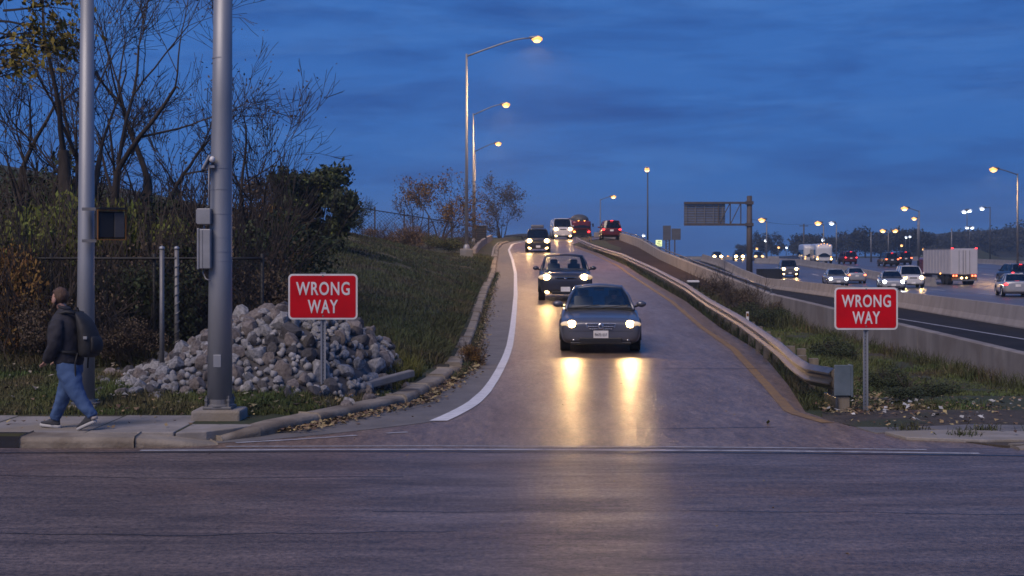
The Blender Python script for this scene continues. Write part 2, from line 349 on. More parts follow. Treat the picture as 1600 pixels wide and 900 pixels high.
# ------------------------------------------------------------------ ground, street, ramp, highway
def grid_mesh(name, xs, ys, zf, mat, kind='structure', mask=None):
    X, Y = np.meshgrid(xs, ys); Z = zf(X, Y)
    v = np.stack([X.ravel(), Y.ravel(), Z.ravel()], 1); nx = len(xs); ny = len(ys)
    i = np.arange(nx-1)[None] + nx*np.arange(ny-1)[:, None]
    f = np.stack([i, i+1, i+1+nx, i+nx], -1).reshape(-1, 4)
    me = bpy.data.meshes.new(name); me.from_pydata(v.tolist(), [], f.tolist()); me.update()
    o = link(name, me, mat, smooth=True); tag(o, kind=kind); return o
xs = np.unique(np.round(np.concatenate([[-900,-500,-300,-200,-140,-100,-70], np.arange(-60,-14,2.), np.arange(-14,-4,.22), np.arange(-4,0,.08), np.arange(0,10,.16), [10.0,10.18,10.25,10.5,11], np.arange(12,40,1.), np.arange(40,120,5.), [140,180,250,350,500,900]]), 3))
ys = np.unique(np.round(np.concatenate([[-40,-10,0,10,16,16.5,16.62], np.arange(16.8,30,.22), np.arange(30,60,.5), np.arange(60,130,1.), np.arange(130,190,1.5), np.arange(190,300,8.), [320,350,400,500,650,900,1400]]), 3))
ground = grid_mesh('ground', xs, ys, h, MT['hill_ground'])
def sheet(name, L, Rr, mat, kind='structure', parent=None, n=1):
    vs = []; fs = []
    for a, b in zip(L, Rr):
        for k in range(n+1): vs.append(Vector(a).lerp(Vector(b), k/n))
    for i in range(len(L)-1):
        for k in range(n): j = i*(n+1)+k; fs.append((j, j+1, j+n+2, j+n+1))
    me = bpy.data.meshes.new(name); me.from_pydata([tuple(v) for v in vs], [], fs); me.update()
    o = link(name, me, mat, parent, smooth=True)
    if kind: tag(o, kind=kind)
    return o
sheet('street', [(-120,-20,0),(-120,16.3,0)], [(120,-20,0),(120,16.3,0)], MT['street'], n=1)
st = [16.3] + list(np.arange(16.8, 60, .8)) + list(np.arange(60, 174, 2.)) + [174]
def rz_(Y, o=0): return float(zr(Y)) + o
ramp_road = sheet('ramp_road', [(float(xl(y))-.04, y, rz_(y)) for y in st], [(float(xr(y))+.02, y, rz_(y)) for y in st], MT['ramp'], n=3)
# white edge line, left
WLY = [18.9, 19.4, 20.2, 21.2, 23, 25, 27.1, 30, 34, 38, 46, 54, 75, 94, 113, 127, 134, 146, 158, 172]
WLX = [-.98, -.87, -.72, -.57, -.42, -.32, -.24, -.15, -.05, .0, .08, .14, .18, .03, -.25, 0, .9, 3.5, 5.0, 8.0]
def wl(Y): return np.interp(Y, WLY, WLX)
yy = np.concatenate([np.arange(18.9, 60, .5), np.arange(60, 172, 2)])
sheet('concrete_shoulder', [(float(xl(y))-.02, y, rz_(y,.004)) for y in np.concatenate([[16.6, 17, 17.5, 18.2], yy])], [(float(np.interp(y, [16.6, 17, 17.5, 18.2, 18.9], [-3.6, -2.9, -2.3, -1.6, -1.0]) if y < 18.9 else wl(y)), y, rz_(y,.004)) for y in np.concatenate([[16.6, 17, 17.5, 18.2], yy])], MT['shoulder'])
wid = lambda y: float(np.interp(y, [18.9, 24, 60, 170], [.24, .16, .15, .17]))
sheet('edge_line', [(float(wl(y))-wid(y)/2, y, rz_(y,.009)) for y in yy], [(float(wl(y))+wid(y)/2, y, rz_(y,.009)) for y in yy], MT['white_paint'])
yy2 = np.concatenate([np.arange(18.7, 60, .5), np.arange(60, 166, 2)])
sheet('yellow_line', [(float(yel(y))-.07, y, rz_(y,.006)) for y in yy2], [(float(yel(y))+(.09 if y > 22 else .10), y, rz_(y,.006)) for y in yy2], MT['yellow_paint'])
# lines, joints and patches at the mouth of the ramp
def strip(name, pts, w, mat, z):
    if name == 'road_crack': pts = [(x, float(np.interp(x, [p[0] for p in pts], [p[1] for p in pts]))+.10*mnoise.noise(Vector((x*1.3, pts[0][1], 0)))+.04*mnoise.noise(Vector((x*6, pts[0][1], 0)))) for x in np.arange(pts[0][0], pts[-1][0], .12)]
    P = [Vector((x, y, 0)) for x, y in pts]; L = []; Q = []
    for i, p in enumerate(P):
        t = (P[min(i+1,len(P)-1)]-P[max(i-1,0)]).normalized(); r = Vector((-t.y, t.x, 0))
        zz = z + (rz_(p.y) if p.y > 16.3 else 0); L.append((p+r*w/2)+Vector((0,0,zz))); Q.append((p-r*w/2)+Vector((0,0,zz)))
    return sheet(name, Q, L, mat)
strip('stop_line', [(-4.2,16.06),(-2,16.14),(0,16.14),(3,16.02),(5.2,15.82)], .10, MT['worn_white'], .005)
strip('stop_line', [(-3.3,16.4),(-1,16.44),(1,16.40),(3.2,16.28),(4.7,16.12)], .07, MT['worn_white'], .005)
strip('road_joint', [(-6,15.86),(-2,15.98),(1,15.96),(3,15.86),(8,15.45)], .07, MT['tar'], .004)
strip('stop_line', [(-3.25,16.72),(-2.6,17.0),(-1.9,17.4)], .09, MT['worn_white'], .006)
strip('stop_line', [(-1.55,17.6),(-1.3,17.72)], .09, MT['worn_white'], .006)
strip('road_joint', [(-.9,27.55),(1,27.65),(5,27.5)], .06, MT['tar'], .012)
strip('road_joint', [(.0,18.1),(1.2,18.0),(3.4,18.25)], .03, MT['tar'], .005)
for pts in ([(-9,14.1),(-6.2,14.3),(-3,14.05),(-1,14.2)], [(-1.2,12.2),(1,12.35),(4,12.1),(7,12.2)], [(-5,11.3),(-2.4,11.2),(-.4,11.35)], [(.2,9.9),(2,9.7),(4.2,9.8)]):
    strip('road_crack', pts, .016, MT['tar'], .003)
# black lane behind the wall, highway
gy = np.concatenate([[19.5, 20.5], np.arange(22, 150, 4.), [150, 160, 172]])
sheet('lower_lane', [(WX+.22, y, float(bz(y))+.03) for y in gy], [(float(bx(y))+.6, y, float(bz(y))+.03) for y in gy], MT['blacktop'], n=2)
sheet('lane_line', [(16.0, y, float(bz(y))+.036) for y in np.arange(24, 110, 4.)], [(16.14, y, float(bz(y))+.036) for y in np.arange(24, 110, 4.)], MT['worn_white'])
ry = [56, 60, 66, 71, 84, 97, 105, 113, 123, 133, 139, 145, 160, 174]
def gz(y): return float(np.interp(y, YB, ZB))
def goreL(y): return float(xr(y)) + 1.35
sheet('on_ramp', [(goreL(y), y, float(h(goreL(y), y))+.02) for y in ry], [(WX-.18, y, float(h(WX-.18, y))+.05) for y in ry], MT['gore'], n=4)
hy = np.concatenate([np.arange(20, 150, 5.), np.arange(150, 420, 10.)])
hl = lambda y: float(np.interp(y, [20, 118, 150, 215, 280, 420], [17.2, 21.6, 23.6, 30, 36, 60]))
hr = lambda y: float(np.interp(y, [20, 100, 184, 300, 420], [60, 60, 66, 83, 112]))
sheet('highway', [(max(hl(y), float(bx(y))+.82 if y < 175 else 0), y, float(zh(y))+.03) for y in hy], [(hr(y), y, float(zh(y))+.03) for y in hy], MT['highway'], n=6)
for k, (x0, x1) in enumerate(((25, 29), (32, 35.5), (44.5, 54), (48.6, 58))):
    for y in np.arange(60, 190, 12.):
        if k > 1 and y < 100: continue
        f = (y-60)/130; x = x0 + (x1-x0)*f*.6
        b = MB(); z = lambda q: float(zh(q))+.036
        b.add([(x,y,z(y)),(x+.18,y,z(y)),(x+.28,y+4,z(y+4)),(x+.1,y+4,z(y+4))], [(0,1,2,3)])
        tag(b.build('lane_dash', MT['white_paint']), kind='structure')
# sidewalk slabs
sw = bpy.data.objects.new('sidewalk', None); COL.objects.link(sw); tag(sw, kind='structure')
for i, (x0, x1) in enumerate(((-13,-11.2),(-11.2,-9.5),(-9.5,-7.9),(-7.9,-6.4),(-6.4,-5.02),(-5.02,-3.97))):
    MB().prism([(x0+.008,16.72),(x1-.008,16.72),(x1-.008,18.5-.02),(x0+.008,18.5)], -.1, .125+.004*(i%2)).build('slab', MT['concrete'], sw, bevel=.012)
MB().prism([(-3.955,16.72),(-3.62,16.84),(-3.36,17.16),(-3.1,17.62),(-2.92,18.05),(-3.3,18.5),(-3.955,18.5)], -.1, .122).build('slab', MT['concrete'], sw, bevel=.012)
o = MB().add([(-13,16.3,.004),(-5.66,16.3,.004),(-5.6,16.72,.13),(-13,16.72,.13)], [(0,1,2,3)]).build('driveway_apron', MT['blacktop']); tag(o, kind='structure')
# kerbs
kerb_prof = [(-.15,-.2),(.15,-.2),(.15,.085),(.115,.125),(-.15,.13)]
kc = bpy.data.objects.new('kerb', None); COL.objects.link(kc); tag(kc, kind='structure')
def kerb_seg(pts, prof, mat, tilt=0, dz=0):
    o = MB().sweep(prof, pts).build('kerb_stone', mat, kc, bevel=.018); o.location.z = dz; return o
kerb_seg([(-5.64,16.52,0),(-5.3,16.5,.0),(-4.7,16.5,0),(-4.35,16.52,-.01)], [(-.2,-.2),(.19,-.2),(.2,.08),(.16,.12),(-.2,.13)], MT['kerb'])
kerb_seg([(-4.345,16.52,-.01),(-4.0,16.55,-.04),(-3.75,16.6,-.075),(-3.5,16.72,-.115)], [(-.2,-.2),(.19,-.2),(.2,.08),(.16,.12),(-.2,.13)], MT['kerb'])
def kpath(y0, y1, n): return [(float(xl(y))-.13, y, float(zr(y))+(-.09+.09*float(ss(y, 16.95, 17.6)))) for y in np.linspace(y0, y1, n)]
segs = [(16.98,18.6),(18.61,20.9),(20.92,22.7),(22.72,24.4),(24.44,25.9),(26.0,26.9),(27.1,28.6)] + [(y, y+2.97) for y in np.arange(28.8, 60, 3.)] + [(y, y+5.97) for y in np.arange(60, 128, 6.)]
prof_b = [(-.16,-.25),(.16,-.25),(.16,.095),(.125,.135),(-.14,.14)]
for i, (a, b) in enumerate(segs):
    dz = [0,0,.01,-.01,.01,-.05,.01,-.03,.0][i] if i < 9 else random.uniform(-.02,.005)
    o = kerb_seg(kpath(a, b, 5), prof_b, MT['kerb'], dz=dz); o.location.x = random.uniform(-.02,.02) if i > 2 else 0
# broken pavement at the right corner
ck = bpy.data.objects.new('corner_pavement', None); COL.objects.link(ck); tag(ck, kind='structure')
for poly, z in (([(4.72,17.0),(5.6,16.75),(6.6,16.85),(6.5,17.55),(5.4,17.75),(4.6,17.55)], .035), ([(6.63,16.86),(7.9,17.2),(8.2,17.9),(7.2,18.2),(6.53,17.6)], .05), ([(5.4,17.8),(6.5,17.6),(7.15,18.25),(6.0,18.45),(5.2,18.2)], .02), ([(7.95,17.2),(9.5,17.0),(9.6,17.9),(8.25,17.95)], .06), ([(9.53,16.5),(12.5,16.5),(12.5,17.9),(9.63,17.9)], .06), ([(12.53,16.5),(16,16.5),(16,17.9),(12.53,17.9)], .065), ([(16.03,16.5),(21,16.5),(21,17.9),(16.03,17.9)], .06), ([(4.5,17.62),(5.35,17.8),(5.15,18.15),(4.4,18.2)], .015),([(5.75,16.5),(7.1,16.42),(7.9,17.1),(6.65,16.8)], .03)):
    MB().prism(poly, -.1, z).build('slab', MT['concrete'] if z > .03 else MT['shoulder'], ck, bevel=.01)
MB().sweep(prof_b, [(5.75,16.28,-.13),(6.2,16.28,-.09),(6.8,16.3,-.03),(7.4,16.32,0),(21,16.3,0)][::-1]).build('kerb_stone', MT['kerb'], ck, bevel=.018)
tag(MB().prism([(4.95,17.25),(5.75,16.42),(24,16.4),(24,20.2),(5.5,20.3),(4.35,19.95),(4.2,19.2),(4.42,18.3)], -.12, .006).build('bare_dirt', MT['gravel_dirt']), kind='structure')
# fallen concrete beam by the rocks
o = MB().box((0,0,0), (1.25,.13,.11)).build('concrete_beam', MT['concrete'], bevel=.02); o.location = (-1.93, 21.3, .33); o.rotation_euler = (0, R(-7), R(50))
tag(o, 'pale concrete beam lying at the foot of the rock pile', 'concrete beam')
# ------------------------------------------------------------------ walls and barriers
wall = thing('concrete_wall', 'weathered concrete retaining wall behind the right wrong way sign', 'wall', (WX, 24, 0))
def wtop(y): return float(np.interp(y, [20, 28, 55, 71, 97, 113, 133, 150, 175], [.16, .25, .69, 1.4, 2.55, 3.6, 4.36, 4.75, 5.1]))
jy = [20.5, 26, 30.6, 35.4, 40.5, 46, 54.9]
for i in range(len(jy)-1):
    a, b = jy[i]+.012, jy[i+1]-.012; vs = []; n = 3
    for k in range(n+1):
        y = a+(b-a)*k/n; t = wtop(y); vs += [(-.11,y-24,-1.0),(.13,y-24,-1.0),(.13,y-24,t),(.10,y-24,t+.02),(-.08,y-24,t+.02),(-.11,y-24,t)]
    fs = []
    for k in range(n):
        for j in range(6): fs.append((k*6+j, k*6+(j+1)%6, (k+1)*6+(j+1)%6, (k+1)*6+j))
    fs += [tuple(range(5,-1,-1)), tuple(n*6+j for j in range(6))]
    MB().add(vs, fs).build('wall_panel', MT['wall_concrete'], wall)
par = thing('ramp_parapet', 'long low concrete parapet climbing along the on ramp', 'parapet', (WX, 55, 0))
py_ = [55.0] + list(np.arange(61, 176, 6.))
for i in range(len(py_)-1):
    a, b = py_[i]+.015, py_[i+1]-.015; vs = []
    for y in (a, (a+b)/2, b):
        t = wtop(y); g = hz(WX-.15, y)-.5; vs += [(-.13,y-55,g),(.14,y-55,g-1),(.14,y-55,t-.02),(.11,y-55,t),(-.10,y-55,t),(-.13,y-55,t-.02)]
    fs = []
    for k in range(2):
        for j in range(6): fs.append((k*6+j, k*6+(j+1)%6, (k+1)*6+(j+1)%6, (k+1)*6+j))
    fs += [tuple(range(5,-1,-1)), tuple(12+j for j in range(6))]
    MB().add(vs, fs).build('parapet_panel', MT['barrier'], par)
pts = [(WX, y, wtop(y)) for y in np.arange(56, 175, 6.)]
rl = MB().tube([(x-WX, y-55, z+.16) for x, y, z in pts], .045, 6).build('hand_rail', MT['rail'], par, smooth=True)
for x, y, z in pts: MB().box((x-WX, y-55, z+.07), (.06,.06,.16)).build('rail_post', MT['rail'], par)
jer = [(-.30,-.1),(.30,-.1),(.30,.08),(.20,.30),(.10,.81),(-.10,.81),(-.20,.30),(-.30,.08)]
def jersey(label, path, seg, mat=MT['barrier'], prof=jer, name='jersey_barrier', part='barrier_segment'):
    P = [Vector(p) for p in path]; t = thing(name, label, 'barrier', P[0])
    d = [0]
    for i in range(1, len(P)): d.append(d[-1]+(P[i]-P[i-1]).length)
    D = np.array(d); A = np.array([tuple(p) for p in P]); f = lambda s: tuple(np.interp(s, D, A[:, k]) - P[0][k] for k in range(3))
    n = max(1, round(d[-1]/seg)); e = d[-1]/n
    for i in range(n): MB().sweep(prof, [f(i*e+.02), f(i*e+e/2), f((i+1)*e-.02)]).build(part, mat, t)
    return t
jersey('long concrete safety barrier along the near edge of the highway', [(float(bx(y)), y, float(bz(y))) for y in (26, 36, 44, 52, 65, 78, 90, 100, 110, 118, 130, 140, 148, 155, 165, 175)], 6)
jersey('curved concrete median barrier between the highway directions', [(36.2,122,-.45),(36.4,126,-.44),(37,141,-.33),(38.6,162,.18),(39.5,195,.95),(38.6,208,1.05),(37,216,1.1)], 6)
jersey('far concrete barrier along the outer edge of the highway', [(60,100,-.45),(63,150,-.1),(66,184,.75),(74,240,1.15),(83,300,1.3),(97,360,1.5),(112,415,1.7)], 8)
jersey('pale bridge parapet far beyond the oncoming headlights', [(40,330,.7),(50,322,.7),(60,318,.8),(66,330,1.0)], 10, prof=[(-.3,-1),(.3,-1),(.3,1.35),(-.3,1.35)])
o = MB().box((0,0,0), (2.6,.5,1.25)).box((0,-.27,.5), (2.6,.06,.1)).box((-.9,-.27,0),(.1,.06,1.1)).box((.9,-.27,0),(.1,.06,1.1)).build('timber_screen', MT['black_plastic']); o.location = (26.6, 147, .25)
tag(o, 'dark boarded screen standing right of the sign gantry column', 'screen')
# left bridge parapet, sidewalk up there, end rail
jersey('short concrete bridge railing left of the ramp kerb', [(-2.45,91,1.85),(-2.5,105,2.4),(-2.3,118,2.9),(-1.9,130,3.35)], 8, mat=MT['wall_concrete'], prof=[(-.15,-.5),(.15,-.5),(.15,.05),(.12,.78),(-.12,.78),(-.15,.05)], name='bridge_railing', part='railing_segment')
sheet('upper_footpath', [(-2.32, y, rz_(y,.16)) for y in np.arange(88, 131, 3.)], [(float(xl(y))-.28, y, rz_(y,.16)) for y in np.arange(88, 131, 3.)], MT['concrete'])
# ------------------------------------------------------------------ guard rails
WP = [(.0,-.155),(.035,-.12),(.08,-.085),(.08,-.065),(.02,-.02),(.02,.02),(.08,.065),(.08,.085),(.035,.12),(.0,.155)]
wprof = [(u, v) for u, v in WP] + [(u-.008, v) for u, v in WP[::-1]]
def guardrail(label, path, post_every, side=1, blocks=True):
    t = thing('guard_rail', label, 'guard rail', path[0]); P0 = Vector(path[0])
    A = np.array(path, float); d = np.concatenate([[0], np.cumsum(np.linalg.norm(np.diff(A, axis=0), axis=1))])
    f = lambda s: Vector(tuple(np.interp(s, d, A[:, k]) for k in range(3)))
    n = max(2, int(d[-1]/.8)); sm = [f(d[-1]*i/n)-P0 for i in range(n+1)]
    nseg = max(1, round(d[-1]/7.6)); per = len(sm)/nseg
    for k in range(nseg):
        a = int(k*per); b = min(len(sm)-1, int((k+1)*per)+ (0 if k < nseg-1 else 1))
        if b > a: autosmooth(MB().sweep([(-u*side if side < 0 else -u, v) for u, v in wprof], sm[a:b+1], cap=False).build('rail', MT['rail'], t), 18)
    s = .55
    while s < d[-1]:
        p = f(s); q = f(min(s+.2, d[-1])); tt = (q-p); tt.z = 0; tt.normalize(); r = Vector((tt.y,-tt.x,0))
        c = p-P0; g = hz(p.x, p.y)-p.z-.3; ang = math.atan2(tt.y, tt.x)
        MB().box(c+r*.11*side+Vector((0,0,-.01 if s < 6 else -.05)), (.15,.16,.29 if s < 6 else .2), rz=ang).build('block', MT['timber'], t)
        MB().box(c+r*.30*side+Vector((0,0,(g+(.09 if s < 6 else -.02))/2)), (.15,.15,(.09 if s < 6 else -.02)-g), rz=ang).build('post', MT['timber'], t)
        s += post_every
    return t
rp = [(4.66,20.6,.42),(4.47,21.3,.42),(4.52,22.5,.445),(4.82,25.5,.50),(5.13,30,.595),(5.47,34,.62)]
for y, x, top in ((42,5.85,.93),(50,6.12,1.24),(65,6.55,1.66),(79,6.85,2.02),(90,7.0,2.36),(100,6.75,2.66),(110,6.2,3.12),(118,5.75,3.55),(124,5.65,3.85),(130,6.3,4.0),(136,7.4,4.2)): rp.append((x, y, top-.155))
rp2 = []
for i in range(len(rp)-1):
    for k in range(4): rp2.append(tuple(np.array(rp[i])*(1-k/4)+np.array(rp[i+1])*k/4))
rp2.append(rp[-1])
gr = guardrail('long steel guard rail on timber posts down the right side of the ramp', rp2, 1.9)
MB().box((.07,-.25,.0), (.24,.03,.44)).build('end_plate', MT['plate_blue'], gr, bevel=.008)
MB().box((.205,-.16,-.01), (.03,.22,.46)).build('end_flange', MT['plate_blue'], gr, bevel=.008)
MB().box((.08,-.17,-.33), (.2,.12,.42)).build('end_post', MT['timber'], gr, bevel=.01)
MB().box((-.02,.1,-.38), (.035,.75,.28)).build('rub_plate', MT['rail'], gr, bevel=.006)
ex = [at(788,370,142), at(800,369,141), at(812,367.5,140), at(826,367.5,139)]
guardrail('short bright guard rail across the outside of the upper bend', [tuple(p) for p in ex], 2.0, side=-1)
# ------------------------------------------------------------------ fences
def mesh_wires(b, x0, x1, z0f, z1f, yf, pitch, r):
    n = int((x1-x0)/pitch); H = z1f(x0)-z0f(x0)
    for s in (-1, 1):
        x = x0-(H if s > 0 else 0)
        while x < x1 + (H if s < 0 else 0):
            a, c = x, x+s*H
            lo, hi = (0, 1)
            if min(a, c) < x0: 
                u = (x0-a)/(c-a); (lo, hi) = (u, 1) if a < x0 else (0, u)
            if max(a, c) > x1:
                u = (x1-a)/(c-a)
                if a > x1: lo = max(lo, u)
                else: hi = min(hi, u)
            if hi > lo:
                pa = a+(c-a)*lo; pc = a+(c-a)*hi; za = z0f(pa)+(z1f(pa)-z0f(pa))*lo; zc = z0f(pc)+(z1f(pc)-z0f(pc))*hi
                b.tube([(pa, yf(pa)+s*r, za), (pc, yf(pc)+s*r, zc)], r, 3, cap=False)
            x += pitch
def chain_fence(label, x0, x1, yf, z0f, z1f, posts, mat, pitch=.1, r=.0035, pr=.03, group=None, pmat=None, toprail=True, mid=False, extra=.08):
    t = thing('chain_link_fence', label, 'fence', (x0, yf(x0), z0f(x0)), group=group); O = Vector((x0, yf(x0), z0f(x0)))
    b = MB(); mesh_wires(b, x0, x1, z0f, z1f, yf, pitch, r); b.v = [tuple(Vector(v)-O) for v in b.v]
    o = b.build('wire_mesh', mat, t); tag(o, kind='stuff')
    for x in posts: MB().tube([Vector((x, yf(x)+.05, z0f(x)-.3))-O, Vector((x, yf(x)+.05, z1f(x)+extra))-O], pr, 8).build('post', pmat or mat, t, smooth=True)
    if toprail:
        n = 8; MB().tube([Vector((x0+(x1-x0)*k/n, yf(x0+(x1-x0)*k/n), z1f(x0+(x1-x0)*k/n)))-O for k in range(n+1)], pr*.7, 6).build('top_rail', pmat or mat, t, smooth=True)
    if mid:
        n = 8; MB().tube([Vector((x0+(x1-x0)*k/n, yf(x0+(x1-x0)*k/n), z0f(x0+(x1-x0)*k/n)+.25))-O for k in range(n+1)], pr*.7, 6).build('bottom_rail', pmat or mat, t, smooth=True)
    return t
fy = lambda x: 23.4
chain_fence('black chain link fence in the brush behind the rock pile', -9.2, -4.12, fy, lambda x: hz(x,23.4)-.05, lambda x: 2.16, [-9.2,-7.6,-5.9,-4.12], MT['black_wire'], pitch=.085, r=.004)
for px, pb, Y, lab in ((253, 587, 21.4, 'bare galvanised fence post standing among the rocks left of the big pole'), (276, 512, 23.2, 'galvanised post wound with wire behind the rock pile')):
    p = at(px, 389, Y); g = hz(p.x, Y); t = thing('fence_post', lab, 'post', (p.x, Y, g-.3))
    MB().tube([(0,0,0),(0,0,p.z-g+.3)], .036, 10).build('tube', MT['galv_dark'], t, smooth=True)
    MB().lathe([(.04,0),(.045,.01),(.042,.04),(.001,.06)], (0,0,p.z-g+.29), 10).build('cap', MT['galv'], t, smooth=True)
    if px > 260:
        q = [(.043*math.cos(k*.9), .043*math.sin(k*.9), .5+k*.022) for k in range(int((p.z-g-.3)/.022))]
        MB().tube(q, .008, 4).build('wire_coil', MT['galv_dark'], t)
hy_ = lambda x: float(np.interp(x, [-12, -4], [88, 102]))
chain_fence('tall dark chain link fence along the crest of the grass bank', -12, -4.2, hy_, lambda x: hz(x, hy_(x))-.05, lambda x: float(np.interp(x, [-12,-9,-4.2], [5.6,5.2,4.6])), [-12,-10.4,-9.0,-7.3,-5.8,-4.3], MT['black_wire'], pitch=.22, r=.009, pr=.05, mid=True, extra=.25)
# ------------------------------------------------------------------ poles at the corner
bigp = thing('signal_pole', 'thick galvanised signal pole on a square concrete footing', 'pole', (-3.73, 18.15, .12))
o = MB().box((0,0,.055), (.62,.55,.16)).build('footing', MT['concrete'], bigp, bevel=.03)
MB().box((0,0,.155), (.36,.36,.035)).build('base_plate', MT['galv_dark'], bigp, bevel=.006)
for sx in (-1,1):
    for sy in (-1,1):
        MB().lathe([(.018,.17),(.018,.24),(.028,.24),(.028,.27),(.012,.27),(.012,.31)], (sx*.14,sy*.14,0), 6).build('anchor_bolt', MT['galv_dark'], bigp)
MB().lathe([(.19,.17),(.19,.185),(.165,.20),(.165,.26)], n=24).build('base_ring', MT['galv_dark'], bigp, smooth=False)
MB().tube([(0,0,.19),(.01,0,2),(.03,0,4),(.05,0,6.5)], [.158,.147,.128,.11], 28).build('shaft', MT['galv'], bigp, smooth=True)
for z, r in ((2.02,.150),(2.14,.149),(2.32,.147),(2.62,.146),(2.93,.143),(3.2,.141),(4.6,.124)):
    MB().tube([(.012*z/2,0,z-.008),(.012*z/2,0,z+.008)], r, 28).build('band', MT['galv'], bigp, smooth=False)
MB().box((0,-.155,.75), (.10,.015,.16)).build('hand_hole_cover', MT['galv'], bigp, bevel=.005)
cab = thing('control_cabinet', 'tall grey steel control cabinet strapped to the thick pole', 'cabinet', (-3.90, 18.02, 2.05))
MB().box((.03,0,.24), (.14,.22,.50)).build('body', MT['steel_box'], cab, bevel=.01); MB().box((-.055,0,.24), (.025,.24,.52)).build('door', MT['steel_box'], cab, bevel=.006)
MB().box((-.07,-.05,.26), (.02,.02,.05)).build('latch', MT['galv_dark'], cab); MB().box((-.0,-.113,.24),(.004,.006,.48)).build('seam', MT['galv_dark'], cab)
MB().tube([(.0,-.02,0),(-.01,-.03,-.06),(.03,-.05,-.14),(.09,-.08,-.16)], .010, 6).build('cable', MT['wire'], cab, smooth=True)
jb = thing('junction_box', 'small square metal box above the control cabinet', 'junction box', (-3.92, 18.02, 2.60))
MB().box((.03,0,.10), (.17,.18,.20)).build('body', MT['steel_box'], jb, bevel=.008); MB().box((-.062,0,.10),(.015,.15,.17)).build('lid', MT['galv'], jb, bevel=.004)
MB().tube([(.03,0,.2),(.09,-.04,.24),(.09,-.05,.80)], .012, 6).build('conduit', MT['wire'], jb, smooth=True); MB().tube([(.02,0,0),(.02,0,-.06)], .014, 6).build('nipple', MT['galv'], jb)
an = thing('panel_antenna', 'tilted pale panel antenna with a round cap on the thick pole', 'antenna', (-3.86, 18.0, 3.30))
MB().box((0,0,.08), (.03,.16,.20), ry=R(28)).build('panel', MT['steel_box'], an, bevel=.012); MB().ellipsoid((.075,-.05,.12),(.038,.038,.04)).build('cap', MT['sign_white'], an, smooth=True); MB().box((.05,-.02,.03),(.10,.03,.03)).build('bracket', MT['galv'], an)
pp = thing('pedestrian_pole', 'tall slender galvanised pole beside the walking person', 'pole', (-5.70, 19.0, .12))
MB().box((0,0,.05), (.36,.36,.10)).build('footing', MT['concrete'], pp, bevel=.02)
MB().lathe([(.19,.10),(.19,.125),(.145,.13),(.13,.17)], n=24).build('base_ring', MT['galv_dark'], pp)
MB().tube([(0,0,.1),(.01,0,2),(.03,0,6.5)], [.122,.110,.082], 24).build('shaft', MT['galv'], pp, smooth=True)
for z in (1.95,2.55,2.72,3.3): MB().tube([(.005*z,0,z-.008),(.005*z,0,z+.008)], .120-.0068*z+.002, 24).build('band', MT['galv_dark'], pp)
ph = thing('pedestrian_signal', 'dark pedestrian signal head with amber edges on the slender pole', 'signal', (-5.32, 18.85, 2.42), R(32))
MB().box((0,.05,.19), (.36,.18,.36)).build('housing', MT['black_plastic'], ph, bevel=.02)
fr = MB()
for c, d in (((-.185,-.05,.19),(.011,.03,.40)),((.185,-.05,.19),(.011,.03,.40)),((0,-.05,.385),(.36,.03,.011)),((0,-.05,-.005),(.36,.03,.011))): fr.box(c, d)
fr.build('amber_frame', MT['amber'], ph)
MB().box((.10,-.055,.19),(.13,.02,.33)).build('lens', MT['pole_dark'], ph, bevel=.004); MB().box((0,-.01,.41),(.37,.22,.02)).build('visor', MT['black_plastic'], ph)
MB().box((-.26,.08,.40),(.18,.05,.04), rz=R(-25)).build('bracket', MT['galv_dark'], ph); MB().box((-.26,.08,-.02),(.18,.05,.04), rz=R(-25)).build('bracket', MT['galv_dark'], ph)
# ------------------------------------------------------------------ signs
def text_mesh(txt, w, hgt, off=.0):
    c = bpy.data.curves.new('t', 'FONT'); c.body = txt; c.align_x = 'CENTER'; c.extrude = .002; c.offset = off; c.space_character = 1.12; c.resolution_u = 4
    o = bpy.data.objects.new('t', c); COL.objects.link(o); dg = bpy.context.evaluated_depsgraph_get(); me = bpy.data.meshes.new_from_object(o.evaluated_get(dg)); bpy.data.objects.remove(o)
    v = np.array([x.co for x in me.vertices]); mn, mx = v.min(0), v.max(0)
    for x in me.vertices: x.co = ((x.co[0]-(mn[0]+mx[0])/2)*w/(mx[0]-mn[0]), -x.co[2], (x.co[1]-(mn[1]+mx[1])/2)*hgt/(mx[1]-mn[1]))
    me.materials.clear(); return me
def rrect(w, hh, r, n=5):
    p = []
    for cx, cy, a in ((w/2-r,hh/2-r,0),(-w/2+r,hh/2-r,90),(-w/2+r,-hh/2+r,180),(w/2-r,-hh/2+r,270)):
        for k in range(n+1): q = R(a+90*k/n); p.append((cx+r*math.cos(q), cy+r*math.sin(q)))
    return p
def plate(poly, y0, y1, off=(0,0,0)):
    b = MB().prism(poly, 0, 1); b.v = [(x+off[0], y1+(y0-y1)*z+off[1], y+off[2]) for x, y, z in b.v]; return b
